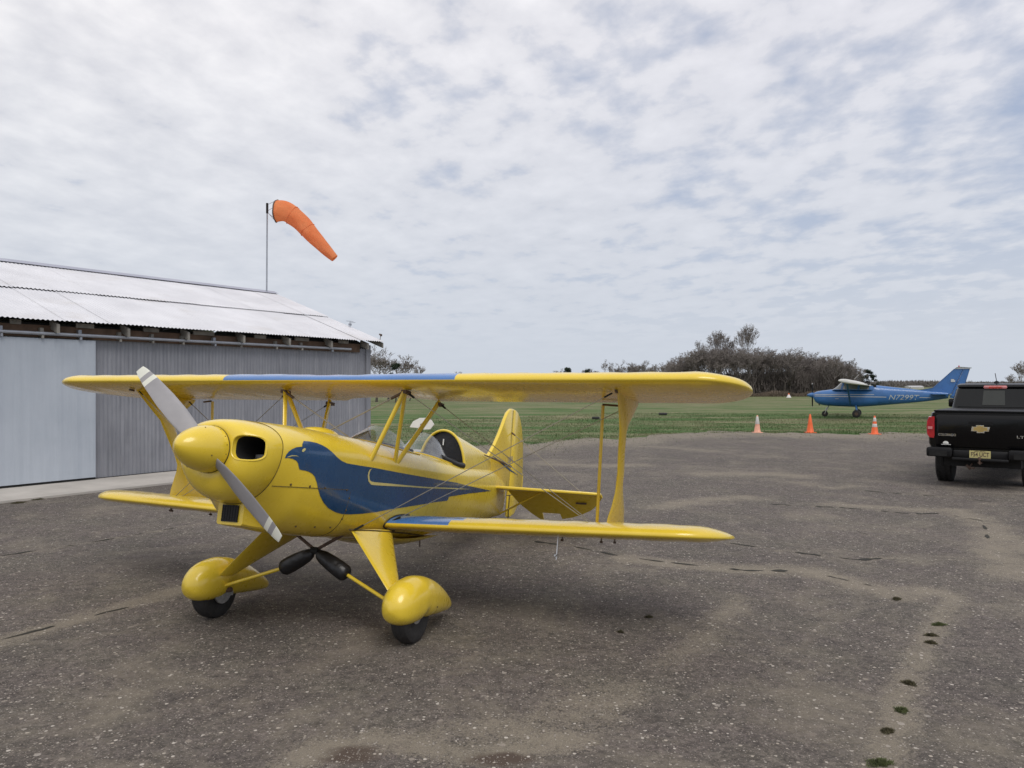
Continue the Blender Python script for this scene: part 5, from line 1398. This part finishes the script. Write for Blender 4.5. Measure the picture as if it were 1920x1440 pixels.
cone(1640, 814, 779, 'orange traffic cone with two white reflective bands, nearest the black truck', 'band')

# ---------------------------------------------------------------- small things out on the field
def old_tyre(px, py, w_, label):
    x, y = G(px, py); mb = MB(); r = w_ / 2
    mb.lathe([(r * .5, .0), (r * .85, -.0), (r, .04), (r, .09), (r * .85, .13), (r * .5, .12), (r * .45, .06), (r * .5, 0)], (0, 0, 0), 'z', 28, cap=False)
    o = mb.build('old_tyre', M['tyre']); o.location = (x, y, -.02); tag(o, label, 'tyre')
old_tyre(1243, 777.5, .50, 'black tyre lying flat in the grass, farther and right of the other one')
old_tyre(1117, 785.5, .40, 'small black tyre lying flat in the grass nearer the wing strut')
def marker():
    x, y = G(1479, 745.5); root = empty('field_marker', (x, y, 0)); tag(root, 'tiny orange and white cone marker far out by the wood, left of the blue airplane', 'marker')
    mb = MB(); mb.lathe([(.34, 0), (.28, .1), (.10, .42)], n=20); mb.build('marker_base', M['reflect'], root)
    mb = MB(); mb.lathe([(.105, .42), (.03, .62)], n=16); mb.build('marker_top', M['orange'], root)
marker()

# ---------------------------------------------------------------- trees
bark = mat('grey_brown_bark', (0.085, 0.072, 0.062), 0.9, var=0.25, vscale=1.5)
twig = mat('grey_brown_twigs', (0.195, 0.172, 0.158), 0.9, var=0.3, vscale=.4)
twigd = mat('dull_brown_brush', (0.15, 0.13, 0.118), 0.95, var=0.35, vscale=.5)
needle = mat('dark_evergreen_needles', (0.020, 0.034, 0.018), 0.9, var=0.35, vscale=.8)
def bare_tree(seed, H, spread=.42, dens=1.0, droop=0.0, thin=1.0, low=.3, tw=.011, depth=6):
    rng = random.Random(seed); T = MB(); C = MB()
    def seg(mb, p, q, r0, r1, n=3):
        d = (q - p); u = Vector((0, 0, 1)) if abs(d.normalized().z) < .9 else Vector((1, 0, 0)); x = d.cross(u).normalized(); y = d.cross(x).normalized()
        o = len(mb.v)
        for c, r in ((p, r0), (q, r1)):
            for k in range(n): a = 2 * pi * k / n; mb.v.append(tuple(c + x * (r * cos(a)) + y * (r * sin(a))))
        for k in range(n): mb.f.append((o + k, o + (k + 1) % n, o + n + (k + 1) % n, o + n + k)); mb.mi.append(0)
    def limb(p, d, L, r, n, mb, wob, rise):
        pts = [(p, r, d)]; q = p
        for i in range(n):
            d = (d + Vector((rng.gauss(0, wob), rng.gauss(0, wob), rng.gauss(rise, wob * .6)))).normalized()
            q2 = q + d * (L / n); r2 = r * (1 - (i + 1) / n * .32)
            seg(mb, q, q2, max(pts[-1][1], tw), max(r2, tw * .8), 6 if mb is T and r > .06 else 3)
            pts.append((q2, r2, d)); q = q2
        return pts
    def grow(p, d, L, r, lev):
        pts = limb(p, d, L, r, 3 if lev < 5 else 2, T if lev < 2 else C, .13, .05)
        q, r2, d2 = pts[-1]
        if lev < depth:
            for c in range(rng.choice((2, 2, 3, 3)) if lev else rng.choice((3, 4))):
                az = rng.uniform(0, 2 * pi); sp = rng.uniform(.35, .8)
                nd = (d2 + Vector((cos(az) * sp, sin(az) * sp, rng.uniform(-.1, .25)))).normalized()
                grow(q, nd, L * rng.uniform(.66, .86), r2 * .72, lev + 1)
        # side twigs
        if lev >= 1:
            for c in range(int(dens * (2 + lev))):
                k = rng.randrange(len(pts)); az = rng.uniform(0, 2 * pi)
                nd = (pts[k][2] * .4 + Vector((cos(az), sin(az), rng.uniform(0, .7)))).normalized()
                tp = limb(pts[k][0], nd, L * rng.uniform(.3, .6), tw * 1.3, 2, C, .25, .06)
                if lev >= 3:
                    az = rng.uniform(0, 2 * pi); limb(tp[1][0], (nd * .5 + Vector((cos(az), sin(az), .4))).normalized(), L * .3, tw, 1, C, .2, .05)
    grow(Vector((0, 0, 0)), Vector((rng.gauss(0, .06), rng.gauss(0, .06), 1)).normalized(), H * low, H * .017 * thin, 0)
    zmax = max(v[2] for v in C.v); k = H / zmax; kx = spread * H * .95 / max(max(abs(v[0]) for v in C.v), .1)
    kx = min(kx, k * 1.35)
    for mb in (T, C): mb.v = [(x * kx, y * kx, z * k) for x, y, z in mb.v]
    root = empty('bare_tree', (0, 0, 0))
    T.build('trunk', bark, root, recalc=False); C.build('crown', twig, root, smooth=False, recalc=False)
    return root
def place_tree(proto, px, top, y, label, cat='tree', group=None, used=set(), sx=1.0):
    H0_ = protoH[proto.name]; h = (722 - top) / 1442 * y + 1.7; first = proto.name not in used
    if first: o = proto; used.add(proto.name); 
    else: o = copy_tree(proto)
    o.location = ((px - 960) / 1442 * y, y, -.03); s = h / H0_; o.scale = (s * sx, s * sx, s); o.rotation_euler = (0, 0, (px * 7.13) % 6.28)
    tag(o, label, cat, group); return o
protoH = {}
def mk(seed, H, **kw):
    t = bare_tree(seed, H, **kw); protoH[t.name] = H; return t
tall = [mk(11, 12, spread=.36, dens=.75, thin=1.4, low=.40, tw=.015), mk(15, 12, spread=.42, dens=.75, thin=1.4, low=.36, tw=.016)]
mid = [mk(s, 8, spread=.46, dens=.55, low=.24, tw=.012) for s in (21, 22, 23, 24)]
rng = random.Random(77)
T_ = [(1303, 636, 118, .85, 'bare wide-branching tree at the left end of the wood, leaning left'),
      (1343, 617, 124, .75, 'tall bare tree in the wood between the leaning one and the highest one'),
      (1372, 634, 122, .7, 'slim bare tree in the gap just left of the highest tree of the wood'),
      (1406, 605, 121, .62, 'highest bare tree of the wood, with an open oval crown')]
for i, (px, top, y, sx, lb) in enumerate(T_): place_tree(tall[i % 2], px, top, y, lb, group='tall bare trees of the wood', sx=sx)
prof = [(1268, 680), (1285, 662), (1305, 650), (1340, 640), (1372, 644), (1395, 642), (1412, 652), (1430, 655), (1480, 652), (1500, 655), (1520, 660), (1560, 656), (1585, 668), (1600, 690), (1612, 705)]
for i in range(64):
    px = 1268 + 338 * (i + rng.random()) / 64; top = np.interp(px, [p[0] for p in prof], [p[1] for p in prof]) + rng.uniform(-2, 14)
    place_tree(mid[i % 4], px, top, rng.uniform(116, 135), 'grey-brown bare tree in the dense part of the wood beyond the field', group='trees of the dense wood', sx=1.15)
for i in range(15):
    px = 1140 + 140 * (i + rng.random()) / 15; top = rng.uniform(672, 692) - 4 * (px > 1190)
    place_tree(mid[(i + 1) % 4], px, top, rng.uniform(165, 210), 'thin pale bare tree in the sparse row left of the wood', group='sparse row of far trees', sx=.9)
for px, top, y, sx, lb in ((706, 644, 78, 1.0, 'bare bushy tree rising beside the hangar corner'), (728, 650, 82, 1.0, 'bare tree second from the hangar corner'), (752, 664, 80, 1.0, 'low bare tree third from the hangar corner'), (768, 674, 84, 1.0, 'lowest bare tree of the group beside the hangar'),
                       (862, 696, 190, 1.3, 'small lone bare tree just above the middle of the upper wing'), (1048, 690, 210, 1.2, 'far bare tree left of the pair of little evergreens'), (1086, 693, 215, 1.1, 'far bare tree between the two little evergreens'), (1112, 690, 205, 1.1, 'far bare tree right of the pair of little evergreens'),
                       (1606, 684, 128, .8, 'thin bare tree between the wood and the pines, above the blue airplane'), (1620, 697, 130, .8, 'low bare tree just left of the pines'), (1918, 676, 105, 1.0, 'bare tree at the right edge above the pickup truck'), (1896, 700, 112, .8, 'low bare tree left of the one at the right edge'), (820, 703, 230, 1.3, 'very small far bare tree left of the lone one above the upper wing')):
    place_tree(mid[(px // 7) % 4], px, top, y, lb, sx=sx)
def evergreen(px, top, y, w_, label, shape='round', seed=1):
    h = (722 - top) / 1442 * y + 1.7; rg = random.Random(seed); root = empty('evergreen_tree', ((px - 960) / 1442 * y, y, -.03)); tag(root, label, 'tree')
    mb = MB(); mb.tube([(0, 0, 0), (.03 * h, 0, h * .5), (0, 0, h * .92)], [h * .02, h * .014, h * .005], 6); mb.build('trunk', bark, root)
    mb = MB(); V = []; F = []
    cl = []
    for i in range(26):
        t = rg.random(); z = h * (.28 + .70 * t) ; r = w_ * (.25 + .75 * ((1 - t) if shape == 'cone' else math.sqrt(max(0, 1 - (2 * t - .9) ** 2)))) * .5; a = rg.uniform(0, 2 * pi); cl.append((r * cos(a) * rg.random() ** .4, r * sin(a) * rg.random() ** .4, z, w_ * rg.uniform(.10, .24)))
    for cx_, cy_, cz, cr in cl:
        for k in range(260):
            d = Vector((rg.gauss(0, 1), rg.gauss(0, 1), rg.gauss(0, .6))).normalized() * cr * rg.random() ** .5; p = Vector((cx_, cy_, cz)) + d; s = h * .022
            o = len(V); V.extend([tuple(p + Vector((rg.uniform(-s, s), rg.uniform(-s, s), rg.uniform(-s, s)))) for _ in range(3)]); F.append((o, o + 1, o + 2))
    mb.add(V, F); mb.build('crown', needle, root, smooth=False, recalc=False)
evergreen(1627, 694, 125, 2.2, 'dark pine with a tufted top behind the blue airplane cabin', 'round', 3)
evergreen(1638, 710, 122, 1.9, 'low rounded dark evergreen right of the tufted pine', 'round', 4)
evergreen(1064, 690, 200, 3.2, 'left one of two tiny dark evergreens above the upper wing', 'cone', 5)
evergreen(1102, 692, 200, 3.0, 'right one of two tiny dark evergreens above the upper wing', 'round', 6)
evergreen(742, 682, 76, 1.9, 'dark evergreen among the bare trees beside the hangar', 'round', 7)

def brush(name, x0, x1, y0, y1, hfun, n, m, wd, seed, label=None, kind='stuff'):
    rg = np.random.RandomState(seed); x = rg.uniform(x0, x1, n); y = rg.uniform(y0, y1, n); hh = np.array([hfun(a, b) for a, b in zip(x, y)])
    z0 = hh * rg.uniform(0, .75, n); L = hh * rg.uniform(.12, .35, n); ang = rg.uniform(0, 2 * pi, n); tilt = rg.normal(0, .35, n)
    dx, dy = np.cos(ang), np.sin(ang); w2 = wd * rg.uniform(.5, 1.3, n)
    a = np.stack([x - w2 * dx, y - w2 * dy, z0], -1); b = np.stack([x + w2 * dx, y + w2 * dy, z0], -1); c = np.stack([x + L * tilt * dy, y + L * tilt * dx, z0 + L], -1)
    V = np.stack([a, b, c], 1).reshape(-1, 3); me = bpy.data.meshes.new(name); me.from_pydata(V.tolist(), [], np.arange(3 * n).reshape(-1, 3).tolist()); me.materials.append(m)
    o = bpy.data.objects.new(name, me); col.objects.link(o); tag(o, kind=kind); return o
def wood_h(x, y):
    px = 960 + 1442 * x / y; top = np.interp(px, [1255, 1280, 1400, 1480, 1570, 1600, 1625, 1640], [716, 690, 680, 672, 674, 690, 712, 719]); return max(.3, ((722 - top) / 1442 * y + 1.7) * .74 * random.Random(int(x * 3)).uniform(.8, 1.05))
brush('wood_undergrowth', 25, 62, 119, 133, wood_h, 70000, twigd, .06, 1)
strip = mat('dry_reed_strip', (0.13, 0.10, 0.075), 0.95, var=0.3, vscale=.3)
brush('dry_brush', 10, 64, 112, 116, lambda x, y: .75 + .25 * sin(x), 26000, strip, .05, 2)
fw = mat('far_wood_haze_brown', (0.155, 0.142, 0.135), 0.95, var=0.15, vscale=.05)
def far_h(x, y):
    return 4.0 + .9 * sin(x * .021 + 1) + .6 * sin(x * .067) + .5 * sin(x * .19) + .3 * sin(x * .53)
brush('far_wood', -120, 560, 560, 640, far_h, 90000, fw, .40, 3)
def shed():
    x, y = G(1719, 728.6); root = empty('far_shed', (x, y, 0)); tag(root, 'pale low shed far away on the horizon behind the blue airplane tail', 'shed')
    mb = MB(); mb.box(-3.4, 3.4, 0, 5, 0, .95); mb.build('wall', M['cwhite'], root, smooth=False)
    mb = MB(); mb.add([(-3.5, -.2, .95), (3.5, -.2, .95), (3.5, 2.5, 1.35), (-3.5, 2.5, 1.35), (3.5, 5.2, .95), (-3.5, 5.2, .95)], [(0, 1, 2, 3), (3, 2, 4, 5), (0, 3, 5), (1, 4, 2)]); mb.build('roof', M['roof'], root, smooth=False)
shed()
